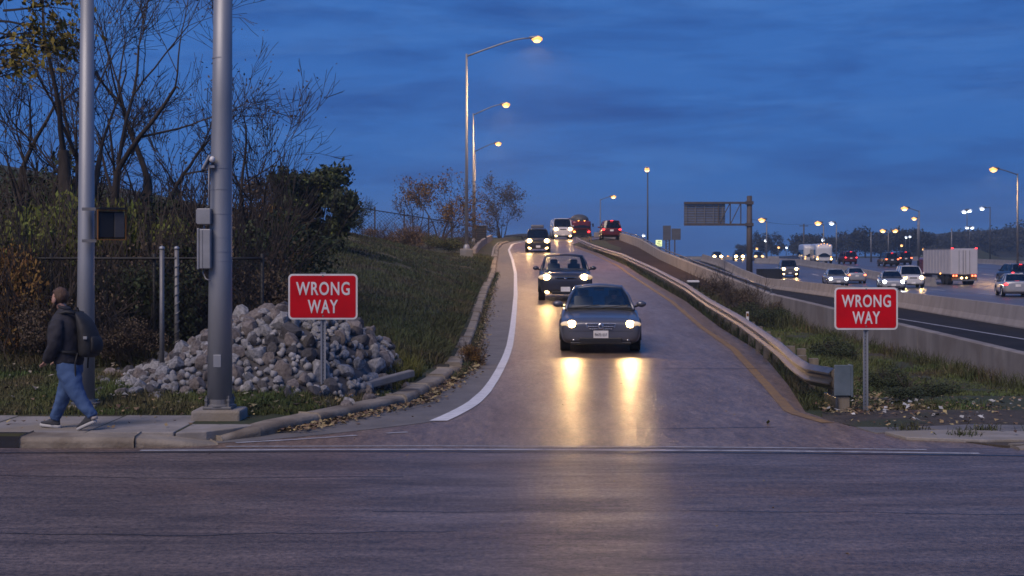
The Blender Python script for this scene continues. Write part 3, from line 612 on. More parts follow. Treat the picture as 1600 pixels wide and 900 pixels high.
def wrong_way(label, px, ptop, pbot, pw, Y, gz_, rz=0, lean=0):
    top = at(px, ptop, Y); bot = at(px, pbot, Y); w = pw*Y/F; hh = top.z-bot.z; g = gz_
    t = thing('wrong_way_sign', label, 'sign', (top.x, Y, g), rz); cz = (top.z+bot.z)/2-g
    plate(rrect(w, hh, .06), -.032, -.028, (0,0,cz)).build('border', MT['sign_white'], t)
    plate(rrect(w+.004, hh+.004, .06), -.028, -.024, (0,0,cz)).build('panel_back', MT['sign_back'], t)
    plate(rrect(w-.05, hh-.05, .042), -.035, -.032, (0,0,cz)).build('face', MT['sign_red'], t)
    for txt, ww, dz in (('WRONG', .775*w, .18*hh), ('WAY', .435*w, -.215*hh)):
        o = link('lettering', text_mesh(txt, ww, hh*.295, .018), MT['sign_white'], t); o.location = (0, -.038, cz+dz)
    for dz in (hh*.46, -hh*.42): MB().lathe([(.0001,-.004),(.012,-.004),(.012,0),(.0001,.002)], (0,-.036,cz+dz), 8, 'Y').build('bolt', MT['galv_dark'], t)
    H = top.z-g+.02
    u = [(-.038,-.006),(-.038,.006),(-.020,.010),(-.016,.030),(.016,.030),(.020,.010),(.038,.006),(.038,-.006),(.014,-.004),(.012,.020),(-.012,.020),(-.014,-.004)]
    b = MB().prism(u, -.3, H); b.build('post', MT['galv'], t)
    hb = MB()
    k = .08
    while k < bot.z-g-.02:
        hb.add([(-.005,-.0275+.02,k-.006),(.005,-.0275+.02,k-.006),(.005,-.0275+.02,k+.006),(-.005,-.0275+.02,k+.006)], [(0,1,2,3)]); k += .05
    hb.v = [(x, .0185, z) for x, y, z in hb.v]; tag(hb.build('post_holes', MT['tar'], t), kind='stuff')
    return t
wrong_way('red wrong way sign on a steel post in front of the rock pile', 505, 428, 499, 108, 20.3, hz(-2.70, 20.3))
wrong_way('red wrong way sign on a steel post right of the guard rail end', 1352.5, 449, 515, 99, 20.8, hz(5.17, 20.8))
dl = thing('marker_post', 'thin pale delineator post in the grass behind the guard rail', 'marker post', (at(1168,497,46).x, 46, hz(at(1168,497,46).x, 46)))
MB().box((0,0,.3),(.09,.02,.6)).build('blade', MT['sign_white'], dl, bevel=.008); MB().box((0,-.013,.5),(.07,.006,.1)).build('reflector', MT['amber'], dl)
ub = at(1083, 446, 57); t = thing('utility_box', 'small dark box with a white lid beside the guard rail', 'box', (ub.x, 57, hz(ub.x, 57)))
MB().box((0,0,.35),(.42,.4,.7)).build('body', MT['black_plastic'], t, bevel=.02); MB().box((0,0,.73),(.46,.44,.08)).build('lid', MT['sign_white'], t, bevel=.02)
t = thing('utility_cabinet', 'dark slatted cabinet standing behind the second ramp lamp', 'cabinet', (at(751,372,118).x, 119, hz(-2.7,119)))
b0 = hz(-2.7,119); ht = at(751,352,118).z-b0
MB().box((0,0,ht/2),(.95,.6,ht)).build('body', MT['black_plastic'], t, bevel=.02)
for k in range(6): MB().box((0,-.31,ht*(.15+.13*k)),(.9,.03,.06)).build('slat', MT['rust'], t)
# ------------------------------------------------------------------ street lamps
def point_light(name, loc, col, power, parent, kind='POINT', size=.12, rot=None, ang=150, blend=.6):
    l = bpy.data.lights.new(name, kind); l.energy = power; l.color = col
    l.shadow_soft_size = size
    if kind == 'SPOT': l.spot_size = R(ang); l.spot_blend = blend
    o = bpy.data.objects.new(name, l); COL.objects.link(o); o.location = loc; o.parent = parent
    if rot: o.rotation_euler = rot
    return o
def lamp(label, base, ztop, head, mat='sodium', polemat='galv_dark', r=.11, power=0, block=False, col=(1,.55,.2), group='street lamps along the roads', arms=1, lens=.26):
    t = thing('street_lamp', label, 'street lamp', base, group=group); B = Vector(base); H = ztop-B.z
    if block: MB().box((0,0,.12),(.75,.75,.75)).build('footing', MT['concrete'], t, bevel=.03)
    z0 = .45 if block else 0
    MB().lathe([(r*1.7,z0-.3),(r*1.7,z0+.12),(r*1.25,z0+.3)], n=12).build('base', MT[polemat], t)
    MB().tube([(0,0,z0),(0,0,H)], [r, r*.55], 12).build('pole', MT[polemat], t, smooth=True)
    for hd in (head if isinstance(head, list) else [head]):
        q = Vector(hd)-B; d = q-Vector((0,0,H-.15)); l = Vector((d.x,d.y,0)); L = max(l.length, .01); u = l/L
        pts = [Vector((0,0,H-.15))+u*L*f+Vector((0,0,d.z*g)) for f, g in ((0,0),(.25,.36),(.5,.70),(.7,.93),(.82,1.0),(.90,1.02))] if L > .4 else [Vector((0,0,H-.3)), q]
        MB().tube(pts, [r*.5,r*.45,r*.42,r*.4,r*.38,r*.36][:len(pts)], 8).build('arm', MT[polemat], t, smooth=True)
        ang = math.atan2(u.y, u.x); m = Matrix.Rotation(ang, 3, 'Z')
        s = lens/.26  # far heads and bulbs are oversized, standing in for glare
        MB().ellipsoid(q+Vector((0,0,.05*s))-u*.05*s, (.42*s,.17*s,.11*s), 14, 8, m).build('lamp_head', MT[polemat], t, smooth=True)
        MB().ellipsoid(q+Vector((0,0,-.03*s))+u*.04*s, (.33*s,.20*s,.19*s), 14, 8, m).build('lens_halo', MT['refractor_halo_white' if mat == 'led_white' else 'refractor_halo'], t, smooth=True)  # glowing bowl made larger than the fixture to imitate a halo
        MB().ellipsoid(q+Vector((0,0,-.10*s))+u*.04*s, (.25*s,.19*s,.16*s), 14, 8, m).build('lamp_bulb', MT[mat], t, smooth=True)
        if power: point_light('lamp_light', q+Vector((0,0,-.32)), col, power, t, 'SPOT', .15, (0,0,0), 165, .5)
    return t
def base_at(px, Y, z=None): x = (px-800)*Y/F; return (x, Y, hz(x, Y) if z is None else z)
def zat(py, Y): return EYE-(py-HOR)*Y/F
PW = 8000
lamp('tall sodium street lamp nearest the camera on a concrete block by the ramp', (at(729,400,84).x, 84, hz(at(729,400,84).x,84)), zat(84,84), tuple(at(838,60,84)), power=PW, block=True, polemat='galv')
lamp('second sodium street lamp up the ramp, behind the tallest one', base_at(739.5,128), zat(177,128), tuple(at(790,163,127)), power=PW, polemat='galv', lens=.30)
lamp('third sodium street lamp up the ramp, lowest of the close three', base_at(742,179), zat(235,179), tuple(at(778,224,178)), power=PW, r=.12, lens=.33)
lamp('small street lamp with short arm beyond the red truck', base_at(938,250), zat(311,250), tuple(at(958,307,250)), r=.13, lens=.38, mat='sodium_far')
lamp('straight mast lamp with a single head behind the on ramp parapet', base_at(1012,160), zat(268,160), tuple(at(1011,264,158)), r=.11, lens=.34, mat='sodium_far', polemat='pole_dark')
lamp('tall street lamp at the right edge with its arm over the highway', base_at(1590,156), zat(271,156), tuple(at(1553,264,156)), r=.13, lens=.36, power=PW*1.5)
lamp('sodium street lamp left of the white box truck, before the wooded hill', base_at(1436,240), zat(329,240), tuple(at(1414,325,240)), r=.15, lens=.48, mat='sodium_far', power=PW*1.5)
lamp('lower sodium lamp seen under the arm of the lamp before the hill', base_at(1434,330), zat(344,330), tuple(at(1429,341,330)), r=.15, lens=.5, mat='sodium_far')
lamp('sodium street lamp just right of the sign gantry column', base_at(1198,230), zat(346,230), tuple(at(1191,343,230)), r=.14, lens=.46, mat='sodium_far')
lamp('sodium street lamp above the two white coaches', base_at(1287,235), zat(351,235), tuple(at(1279,348,235)), r=.14, lens=.46, mat='sodium_far', power=PW*1.5)
lamp('white street lamp right of the two coaches', base_at(1307,260), zat(349,260), tuple(at(1300,348,260)), r=.14, lens=.44, mat='led_white')
lamp('twin head lamp mast between the two tail lit cars and the coaches', base_at(1388,300), zat(360,300), [tuple(at(1380,360,300)), tuple(at(1398,360,300))], r=.15, lens=.5, mat='sodium_far')
lamp('white lamp on a dark mast rising over the wooded hill', base_at(1547,290), zat(323,290), tuple(at(1535,325,290)), r=.15, lens=.48, mat='led_white', polemat='pole_dark')
lamp('floodlight mast with twin white heads above the box truck', base_at(1511,330), zat(330,330), [tuple(at(1507,330,330)), tuple(at(1514,328.5,330))], r=.14, lens=.55, mat='led_white', polemat='pole_dark')
lamp('low twin white lamp in front of the wooded hill', base_at(1515,380), zat(355,380), [tuple(at(1511.5,355,380)), tuple(at(1518.5,355,380))], r=.14, lens=.5, mat='led_white', polemat='pole_dark')
for px, py, Y, m, lab in ((1195.5,375,330,'led_white','small white lamp low behind the gantry column lamp'), (1216,386,420,'sodium_far','left one of two tiny lamps above the bridge parapet'), (1228.5,386,420,'led_white','right one of two tiny lamps above the bridge parapet'), (1285,374,300,'led_white','small white lamp hanging low over the coaches'), (1182,388,420,'sodium_far','tiny lamp close beside the gantry column foot'), (1415,370,400,'led_white','cluster lamp glowing white low on the wooded hill'), (1421,369,402,'led_white','brighter cluster lamp low on the wooded hill'), (1408,383,400,'sodium_far','lowest tiny lamp at the foot of the wooded hill'), (1442,389,420,'sodium_far','tiny yellow lamp behind the tail lit cars'), (950,350,330,'led_white','tiny white lamp above the dark car on the ramp crest'), (1005,367,300,'led_white','tiny white lamp over the parapet by the straight mast'), (1091,403,420,'led_white','lone tiny lamp left of the oncoming headlights'), (1137,400,440,'sodium_far','tiny lamp above the far oncoming headlights')):
    p = at(px, py, Y); lamp(lab, (p.x, Y, hz(p.x, Y)), p.z+.1, (p.x+.05, Y-.3, p.z), r=.10, lens=.42, mat=m, polemat='pole_dark', group='tiny lamps in the distance')
for px, py, Y, lab in ((1256,350,225,'dark utility pole without lamp left of the coaches'), (1487,357,260,'pale bare mast rising behind the box truck'), (1361,362,250,'thin pale mast left of the twin head lamp')):
    p = at(px, py, Y); t = thing('utility_pole', lab, 'pole', (p.x, Y, hz(p.x, Y))); H = p.z-hz(p.x, Y)
    MB().tube([(0,0,0),(0,0,H)], [.17,.10], 8).build('shaft', MT['pole_dark' if px < 1300 else 'galv_dark'], t, smooth=True); MB().box((0,0,H-.3),(1.4 if px < 1300 else .3,.12,.12)).build('crossarm', MT['pole_dark'], t)
for k, (a, b) in enumerate(((at(1176,343,148), at(1256,350,225)), (at(1256,350,225), at(1300,348,260)))):
    tag(MB().tube([a.lerp(b, i/8)+Vector((0,0,-.25*math.sin(PI*i/8))) for i in range(9)], .022, 4).build('cable', MT['black_wire']), ['thin overhead cable from the gantry column to the dark utility pole','thin overhead cable from the dark utility pole to the white lamp'][k], 'cable')
# ------------------------------------------------------------------ sign gantry and sign backs
Y = 148; cx = at(1171,306,Y).x; gb = hz(cx, Y)
gt = thing('sign_gantry', 'cantilever sign gantry seen from behind over the highway', 'sign gantry', (cx, Y, gb)); H = zat(306,Y)-gb
MB().tube([(0,0,-.3),(0,0,H)], [.34,.27], 18).build('column', MT['rust'], gt, smooth=True)
MB().lathe([(.55,-.2),(.55,.5),(.42,.5),(.42,.6)], n=16).build('footing', MT['concrete'], gt)
z1 = zat(317,Y)-gb; z0 = zat(351,Y)-gb; xL = at(1069,317,Y).x-cx
for z in (z1, z0):
    MB().box((xL/2,0,z),(abs(xL),.22,.22)).build('chord', MT['rust'], gt); MB().box((0,0,z),(.75,.75,.34)).build('collar', MT['rust'], gt)
for xa, xb in ((-.9,-.9),(-2.0,-2.0),(-3.2,-3.2)): MB().tube([(xa,0,z0),(xb,0,z1)], .06, 6).build('strut', MT['rust'], gt)
for xa, xb in ((-2.0,-.9),(-3.2,-2.0)): MB().tube([(xa,0,z0),(xb,0,z1)], .05, 6).build('brace', MT['rust'], gt)
pw = at(1133,0,Y).x-at(1068.5,0,Y).x; px0 = xL
n = 9
for k in range(n): MB().box((px0+pw/2, .22, z0-.05+(z1-z0+.1)*(k+.5)/n), (pw,.05,(z1-z0+.1)/n-.02)).build('sign_panel', MT['sign_back'], gt)
for k in range(5): MB().box((px0+.25+(pw-.5)*k/4, .13, (z0+z1)/2), (.10,.10,z1-z0+.2)).build('panel_rib', MT['galv_dark'], gt)
sb = thing('road_sign', 'two joined sign backs on lattice posts beyond the parapet', 'road sign', (at(1048,0,170).x, 170, 0)); zc = zat(364,170)
MB().box((-.45,0,zc),(.95,.06,1.75)).build('sign_back', MT['sign_back'], sb); MB().box((.65,.05,zc-.15),(1.1,.06,1.35)).build('sign_back', MT['sign_back'], sb)
for x in (-.55,-.15,.5): MB().box((x,.12,zc/2),(.14,.14,zc+.6)).build('post', MT['rust'], sb)
for k in range(6): MB().tube([(-.55,.12,zc-2.6+k*.3),(-.15,.12,zc-2.4+k*.3)], .04, 4).build('lattice', MT['rust'], sb)
ls = thing('lit_sign', 'small glowing yellow green square sign above the parapet', 'sign', (at(1029.5,0,150).x, 150, 0)); z = zat(380,150)
MB().box((0,0,z),(.66,.06,.66)).build('face', MT['lit_sign'], ls, bevel=.03); MB().box((0,.07,z/2),(.1,.1,z)).build('post', MT['pole_dark'], ls)
for k in range(3): MB().box((random.uniform(-.1,.1),-.035,z+.18-.18*k),(.34,.01,.07)).build('mark', MT['galv_dark'], ls)
# ------------------------------------------------------------------ vehicles
def loft_body(st):
    vs = []; fs = []; n = 0
    for (y, zt, hw, zb) in st:
        zm = zb+(zt-zb)*.52
        half = [(0,zb),(hw*.78,zb),(hw*.97,zb+.07),(hw*1.0,zm),(hw*.985,zt-.085),(hw*.935,zt-.012),(hw*.5,zt+.018),(0,zt+.024)]
        ring = half + [(-x, z) for x, z in half[-2:0:-1]]; n = len(ring); vs += [(x, y, z) for x, z in ring]
    for i in range(len(st)-1):
        for k in range(n): fs.append((i*n+k, i*n+(k+1)%n, (i+1)*n+(k+1)%n, (i+1)*n+k))
    # caps as quads
    for o, fl in ((0, False), ((len(st)-1)*n, True)):
        for k in range(n//2-1):
            q = (o+k, o+k+1, o+(n-k-1)%n if k else o+n-1, o+(n-k)%n)
            if k == 0: q = (o, o+1, o+n-1)
            elif k == n//2-1: q = (o+k, o+k+1, o+n-k)
            fs.append(q if fl else q[::-1])
        q = (o+n//2-1, o+n//2, o+n//2+1); fs.append(q if fl else q[::-1])
    return MB().add(vs, fs)
def patch(c00, c10, c11, c01, bulge, nu=6, nv=4, ax=(0,-1,0)):
    A = [Vector(p) for p in (c00, c10, c11, c01)]; vs = []; fs = []
    for j in range(nv+1):
        for i in range(nu+1):
            u, v = i/nu, j/nv; p = A[0]*(1-u)*(1-v)+A[1]*u*(1-v)+A[2]*u*v+A[3]*(1-u)*v
            vs.append(p+Vector(ax)*bulge*(1-(2*u-1)**2))
    for j in range(nv):
        for i in range(nu): k = j*(nu+1)+i; fs.append((k, k+1, k+nu+2, k+nu+1))
    return MB().add(vs, fs)
SEDAN = dict(st=[(-2.43,.63,.76,.33),(-2.39,.71,.855,.23),(-2.22,.775,.895,.19),(-1.9,.825,.905,.18),(-1.5,.87,.905,.17),(-1.05,.925,.91,.17),(-.6,.95,.915,.17),(.3,.96,.915,.17),(1.1,.98,.91,.17),(1.7,1.00,.90,.18),(2.1,1.01,.87,.2),(2.36,.98,.80,.26),(2.43,.88,.70,.38)],
    cab=(-1.14,-.18,.95,1.86,.95,1.435,.775,.555), wheels=(-1.45,1.38), wr=.33, hw=.91, front=-2.40, rear=2.42)
SUV = dict(st=[(-2.36,.70,.66,.42),(-2.32,.86,.80,.32),(-2.2,.98,.88,.27),(-1.8,1.04,.92,.25),(-1.3,1.09,.94,.25),(-.9,1.12,.945,.25),(0,1.13,.95,.25),(1.2,1.14,.945,.25),(2.0,1.14,.93,.27),(2.28,1.10,.88,.34),(2.34,.96,.80,.46)],
    cab=(-1.15,-.45,2.0,2.30,1.10,1.76,.84,.68), wheels=(-1.42,1.40), wr=.38, hw=.945, front=-2.34, rear=2.34)
VAN = dict(st=[(-2.5,.78,.72,.40),(-2.46,.98,.88,.30),(-2.3,1.12,.96,.27),(-1.9,1.2,.98,.26),(-1.5,1.24,.99,.26),(-.9,1.25,.99,.26),(0,1.25,.99,.26),(1.4,1.25,.99,.26),(2.4,1.24,.97,.28),(2.6,1.2,.92,.36)],
    cab=(-1.75,-1.15,2.35,2.55,1.22,2.05,.90,.78), wheels=(-1.6,1.6), wr=.38, hw=.99, front=-2.48, rear=2.6)
def vehicle(name, label, cat, spec, pmat, loc, rz=0, head=None, fog=False, tail=None, glass='dark_glass', lamps=(.66,.66), sub=1, ls=1.0, group=None, power=0, dscale=1):
    t = thing(name, label, cat, loc, rz, group); S = spec; P = MT[pmat]
    y0, y1, y2, y3, zb, zt, wb, wt = S['cab']
    loft_body(S['st']).build('body', P, t, smooth=True, sub=sub)
    # roof: a crowned shell, pillars, glass
    b = MB(); nu = 6; ysr = [y1-.03, y1+.12, (y1+y2)/2, y2-.12, y2+.03]
    for j, y in enumerate(ysr):
        for i in range(nu+1):
            u = -1+2*i/nu; e = -.03 if j in (0,4) else 0
            b.v.append((u*(wt+.015), y, zt+.058*(1-u*u)+e+.008))
    for j in range(4):
        for i in range(nu): k = j*(nu+1)+i; b.f.append((k, k+1, k+nu+2, k+nu+1))
    m0 = len(b.v); b.v += [(x, y, z-.05) for x, y, z in b.v[:m0]]; b.f += [tuple(i+m0 for i in f[::-1]) for f in b.f[:]]
    rim = [i for i in range(nu+1)] + [j*(nu+1)+nu for j in range(1,5)] + [4*(nu+1)+i for i in range(nu-1,-1,-1)] + [j*(nu+1) for j in range(3,0,-1)]
    for q in range(len(rim)): a, c = rim[q], rim[(q+1)%len(rim)]; b.f.append((a, a+m0, c+m0, c))
    b.build('roof', P, t, smooth=True)
    for s in (-1, 1):
        MB().tube([(s*(wb+.005),y0-.02,zb-.02),(s*((wb+wt)/2+.025),(y0+y1)/2+.03,(zb+zt)/2+.03),(s*(wt+.0),y1+.02,zt-.022)], [.040,.034,.032], 8).build('pillar', P, t, smooth=True)
        MB().tube([(s*(wb-.01),y3,zb-.02),(s*(wt+.0),y2,zt-.02)], [.07,.045], 6).build('pillar', P, t, smooth=True)
        ym = (y1+y2)/2+.05; MB().tube([(s*(wb+.005),ym,zb-.02),(s*(wt+.0),ym,zt-.02)], .033, 6).build('pillar', P, t, smooth=True)
        g = MT[glass]
        patch((s*wb,y0+.05,zb),(s*wb,ym,zb),(s*wt,ym,zt),(s*wt,y1+.04,zt), .03, ax=(s,0,0)).build('side_window', g, t, smooth=True)
        patch((s*wb,ym,zb),(s*wb,y3-.05,zb),(s*wt,y2-.04,zt),(s*wt,ym,zt), .03, ax=(s,0,0)).build('side_window', g, t, smooth=True)
    patch((-wb,y0,zb),(wb,y0,zb),(wt,y1,zt),(-wt,y1,zt), .07).build('windscreen', MT[glass], t, smooth=True)
    patch((wb,y3,zb),(-wb,y3,zb),(-wt,y2,zt),(wt,y2,zt), .05, ax=(0,1,0)).build('rear_window', MT[glass], t, smooth=True)
    MB().box((0,(y0+y3)/2,zb-.02),(wb*1.9,(y3-y0)-.1,.10)).build('interior_floor', MT['interior'], t)
    MB().box((0,y0+.22,zb+.03),(wb*1.7,.34,.09)).build('dashboard', MT['interior'], t, bevel=.03)
    for s in (-1, 1):
        seat = MB().box((s*.37,(y1+y2)/2-.05,zb+.09),(.46,.14,.34), rx=R(-12)).build('seat', MT['interior'], t, bevel=.05)
        MB().box((s*.37,(y1+y2)/2+.0,zb+.33),(.27,.10,.17), rx=R(-10)).build('headrest', MT['interior'], seat, bevel=.05)
    # wheels
    for yw in S['wheels']:
        for s in (-1, 1):
            c = (s*(S['hw']-.115), yw, S['wr']); r = S['wr']
            ty = MB().lathe([(r*.62,-.11),(r*.95,-.115),(r,-.08),(r,.08),(r*.95,.115),(r*.62,.11)], c, 20, 'X').build('tyre', MT['rubber'], t, smooth=False)
            MB().lathe([(.05,s*.125),(r*.55,s*.10),(r*.64,s*.112)], c, 14, 'X').build('rim', MT['rim'], ty)
            a = MB(); pts = [(s*(S['hw']-.015), yw+(r+.06)*math.cos(q), S['wr']+(r+.06)*math.sin(q)) for q in np.linspace(-.15, PI+.15, 12)]
            a.tube(pts, .035, 5).build('wheel_arch', MT['black_plastic'], t, smooth=True)
    for s in (-1, 1):
        mb = MB().ellipsoid((s*(wb+.20), y0+.42, zb+.10), (.115,.07,.075), 12, 8).build('mirror', P, t, smooth=True)
        MB().tube([(s*(wb+.0),y0+.42,zb+.02),(s*(wb+.14),y0+.42,zb+.07)], .028, 6).build('mirror_arm', MT['black_plastic'], mb)
    fr, re = S['front'], S['rear']; zl = S['st'][2][1]-.13
    def plate_(y, z, s): 
        pl = MB().box((0,y,z),(.33,.018,.165)).build('number_plate', MT['sign_white'], t, bevel=.004); return pl
    # front
    if head:
        gz0 = S['st'][2][1]-.15
        MB().box((0,fr+.035,gz0),(.62,.10,.10)).build('grille', MT['black_plastic'], t, bevel=.02)
        MB().box((0,fr+.02,.30),(.95,.14,.11)).build('lower_grille', MT['black_plastic'], t, bevel=.02)
        plate_(fr-.045, .43, 1)
        for s in (-1, 1):
            hs = MB().ellipsoid((s*(lamps[0]+.02), fr+.165, zl), (.235*min(ls,1.4),.205,.088*ls), 16, 8).build('headlight', MT['headlight_glow'] if head != 'head_white' else MT['housing'], t, smooth=True)
            MB().ellipsoid((s*lamps[0], fr+.045, zl), (.115*ls,.095,.092*ls), 14, 8).build('bulb_glare', MT[head], hs, smooth=True)  # emissive ball oversized by ls, imitating glare around the bulb
            if fog and (fog == 2 or s < 0): MB().ellipsoid((s*(lamps[0]-.02), fr+.08, .35), (.075*ls,.06,.07*ls), 12, 8).build('fog_lamp', MT['fog_lamp'], t, smooth=True)
            if power: point_light('head_beam', (s*lamps[0], fr-.10, zl), (1,.60,.24) if head != 'head_white' else (.9,.95,1), power, t, 'SPOT', .05, (R(90-3.5),0,PI), 75, .7)
    else:
        for s in (-1, 1): MB().ellipsoid((s*lamps[0], fr+.14, zl), (.17,.16,.075), 12, 8).build('headlight', MT['housing'], t, smooth=True)
    zt_ = S['st'][-2][1]-.17
    for s in (-1, 1):
        MB().ellipsoid((s*(S['hw']-.19), re-.06, zt_), (.14,.07,.085), 12, 8).build('tail_light', MT[tail] if tail else MT['sign_red'], t, smooth=True)
    if tail:
        plate_(re+.02, zt_-.08, -1); MB().box((0,y3-.02 if S is SEDAN else re-.12,zt+.0 if S is not SEDAN else zb+.06),(.26,.05,.035)).build('brake_light', MT['tail_red'], t)
    return t
paint('paint_slate', (.105,.11,.14)); paint('paint_navy', (.045,.045,.06)); paint('paint_dark', (.028,.026,.026)); paint('paint_white', (.55,.55,.56), .4, .05)
paint('paint_silver', (.36,.37,.39)); paint('paint_red', (.20,.018,.022)); paint('paint_maroon', (.12,.012,.016)); paint('paint_blue', (.035,.06,.12)); paint('paint_grey', (.14,.14,.15))
paint('trailer', (.50,.48,.50), .55, 0)
def rampz(y): return float(zr(y))+.004
# the near car carries its own details
c1 = vehicle('sedan_car', 'slate grey sedan with lit headlights, first in the queue down the ramp', 'car', SEDAN, 'paint_slate', (2.08, 34.0, rampz(32)), R(-2.5), head='head_warm', glass='glass', sub=2, power=170, lamps=(.645,), group='cars coming down the ramp')
fr = -2.42
for nm in ('grille',):
    pass
grl = MB()
for dz, w, d in ((.058,.60,.022),(.0,.56,.018),(-.055,.50,.016)): grl.box((0,fr+.01,.605+dz),(w,.10,d))
grl.box((-.31,fr+.03,.62),(.035,.08,.10), ry=R(-18)); grl.box((.31,fr+.03,.62),(.035,.08,.10), ry=R(18))
o = grl.build('grille_trim', MT['chrome'], c1, bevel=.006); tag(o, kind='stuff')
em = MB().lathe([(.0001,-.02),(.055,-.02),(.068,-.012),(.07,0)], (0,fr-.03,.608), 18, 'Y').build('emblem', MT['chrome'], c1)
MB().box((0,fr-.054,.612),(.018,.006,.07)).build('emblem_bar', MT['black_plastic'], em); MB().box((0,fr-.054,.60),(.075,.006,.015), ry=R(20)).build('emblem_bar', MT['black_plastic'], em)
o = link('plate_text', text_mesh('PH75 037', .27, .062, .0), MT['paint_navy'], c1); o.location = (0, fr-.048, .425)
MB().box((0,-1.16,.965),(1.45,.06,.035)).build('wiper_cowl', MT['black_plastic'], c1, bevel=.01)
MB().box((0,-.15,1.38),(.24,.03,.065)).build('inside_mirror', MT['black_plastic'], c1, bevel=.012)
MB().box((0,-2.36,.235),(1.35,.16,.05)).build('bumper_lip', MT['paint_dark'], c1, bevel=.02)
for s in (-1,1):
    MB().ellipsoid((s*.80,-2.14,.615),(.075,.13,.055),10,6).build('turn_signal', MT['amber'], c1, smooth=True)
    MB().ellipsoid((s*.60,-2.37,.30),(.055,.05,.04),10,6).build('fog_lamp', MT['housing'], c1, smooth=True)
    MB().tube([(s*.545,-.1,1.447),(s*.55,.4,1.452),(s*.545,.9,1.447)], .010, 5).build('roof_trim', MT['chrome'], c1)
c2 = vehicle('suv_car', 'dark car with lit headlights and one fog lamp, second in the ramp queue', 'car', dict(SUV, cab=(-1.15,-.40,1.9,2.25,1.06,1.62,.84,.66)), 'paint_navy', (1.92, 52.3, rampz(50)), R(-1), head='head_warm', fog=1, glass='glass', sub=2, ls=1.2, power=70, group='cars coming down the ramp')
MB().box((0,-2.37,.80),(.10,.03,.05)).build('emblem', MT['chrome'], c2, bevel=.01); MB().box((0,-2.375,.84),(.75,.03,.02)).build('grille_trim', MT['chrome'], c2)
c3 = vehicle('suv_car', 'dark off road car with roof rack and four lit lamps, third in the ramp queue', 'car', SUV, 'paint_dark', (1.98, 110, rampz(108)), 0, head='head_warm', ls=1.7, fog=2, power=70, group='cars coming down the ramp')
for s in (-1,1): MB().tube([(s*.62,-.3,1.84),(s*.62,1.9,1.84)], .025, 5).build('roof_rail', MT['chrome'], c3)
for k in range(3): MB().box((0,.1+.7*k,1.85),(1.3,.05,.03)).build('rack_bar', MT['chrome'], c3)
MB().box((0,.9,2.0),(1.0,1.1,.26)).build('roof_load', MT['paint_grey'], c3, bevel=.06)
vn = vehicle('van_car', 'white van with warm headlights coming over the crest', 'van', VAN, 'paint_white', (5.0, 145, rampz(143)), R(3), head='head_warm', ls=1.8, fog=2, lamps=(.72,), group='cars coming down the ramp', power=70)
vehicle('suv_car', 'dark red car with red lights at the top of the on ramp', 'car', SUV, 'paint_maroon', (9.35, 135.5, hz(9.35,135)+.05), PI, tail='tail_red', head=None)
def seam(car, pts, part, r=.005, axis=(0,0,-1)):
    bpy.context.view_layer.update(); body = [o for o in COL.objects if o.parent == car and o.name.startswith('body')][0]
    ev = body.evaluated_get(bpy.context.evaluated_depsgraph_get()); out = []
    for p in pts:
        ok, loc, nn, _ = ev.ray_cast(Vector(p), Vector(axis))
        if ok: out.append(loc+nn*.001)
    if len(out) > 1: MB().tube(out, r, 4).build(part, MT['black_plastic'], car)
for cr in (c1, c2):
    y0 = -2.22 if cr is c1 else -2.16
    for s in (-1, 1): seam(cr, [(s*(.60+.12*k/9), y0+(1.15*k/9), 2) for k in range(10)], 'bonnet_seam')
    seam(cr, [(-.60+1.2*k/10, y0-.02*(1-abs(k-5)/5), 2) for k in range(11)], 'bonnet_seam')
    for s in (-1, 1):
        for yd in (-.78, .38): seam(cr, [(s*3, yd, .25+.65*k/6) for k in range(7)], 'door_seam', axis=(-s,0,0))
    seam(cr, [(-.85+1.7*k/12, -4, .50 if cr is c1 else .60) for k in range(13)], 'bumper_seam', axis=(0,1,0))
    S_ = SEDAN['cab'] if cr is c1 else (-1.15,-.40,1.9,2.25,1.06,1.62,.84,.66)
    for xa, xb in ((-.60,-.02),(.02,.66)):
        MB().tube([(xa, S_[0]-.06, S_[4]+.02),(xb, S_[0]+.02, S_[4]+.09)], .010, 5).build('wiper', MT['black_plastic'], cr)
# red truck on the crest
x, y = 7.75, 159
tk = thing('red_truck', 'red lorry cab with rounded dark roof beside the white van on the crest', 'truck', (x, y, rampz(156)), R(8)); tk.scale = (.97, 1, .74)
MB().box((0,1.0,1.0),(2.3,2.2,1.1)).build('cab', MT['paint_red'], tk, bevel=.12)
b = loft_body([(-.35,2.4,1.02,1.3),(-.2,2.55,1.12,1.2),(.3,2.7,1.14,1.2),(1.6,2.75,1.14,1.2),(2.1,2.7,1.12,1.2)]); b.build('cab_top', MT['paint_red'], tk, smooth=True, sub=1)
MB().ellipsoid((0,1.2,2.7),(1.10,1.4,.95),16,10).build('roof_fairing', MT['pole_dark'], tk, smooth=True)
patch((-.98,-.33,1.55),(.98,-.33,1.55),(.9,-.12,2.35),(-.9,-.12,2.35),.12).build('windscreen', MT['dark_glass'], tk, smooth=True)
MB().box((0,-.16,1.0),(1.2,.12,.55)).build('grille', MT['black_plastic'], tk, bevel=.04); MB().box((0,-.2,.5),(2.3,.3,.35)).build('bumper', MT['paint_dark'], tk, bevel=.05); MB().box((0,-.24,1.42),(.5,.04,.10)).build('emblem', MT['chrome'], tk)
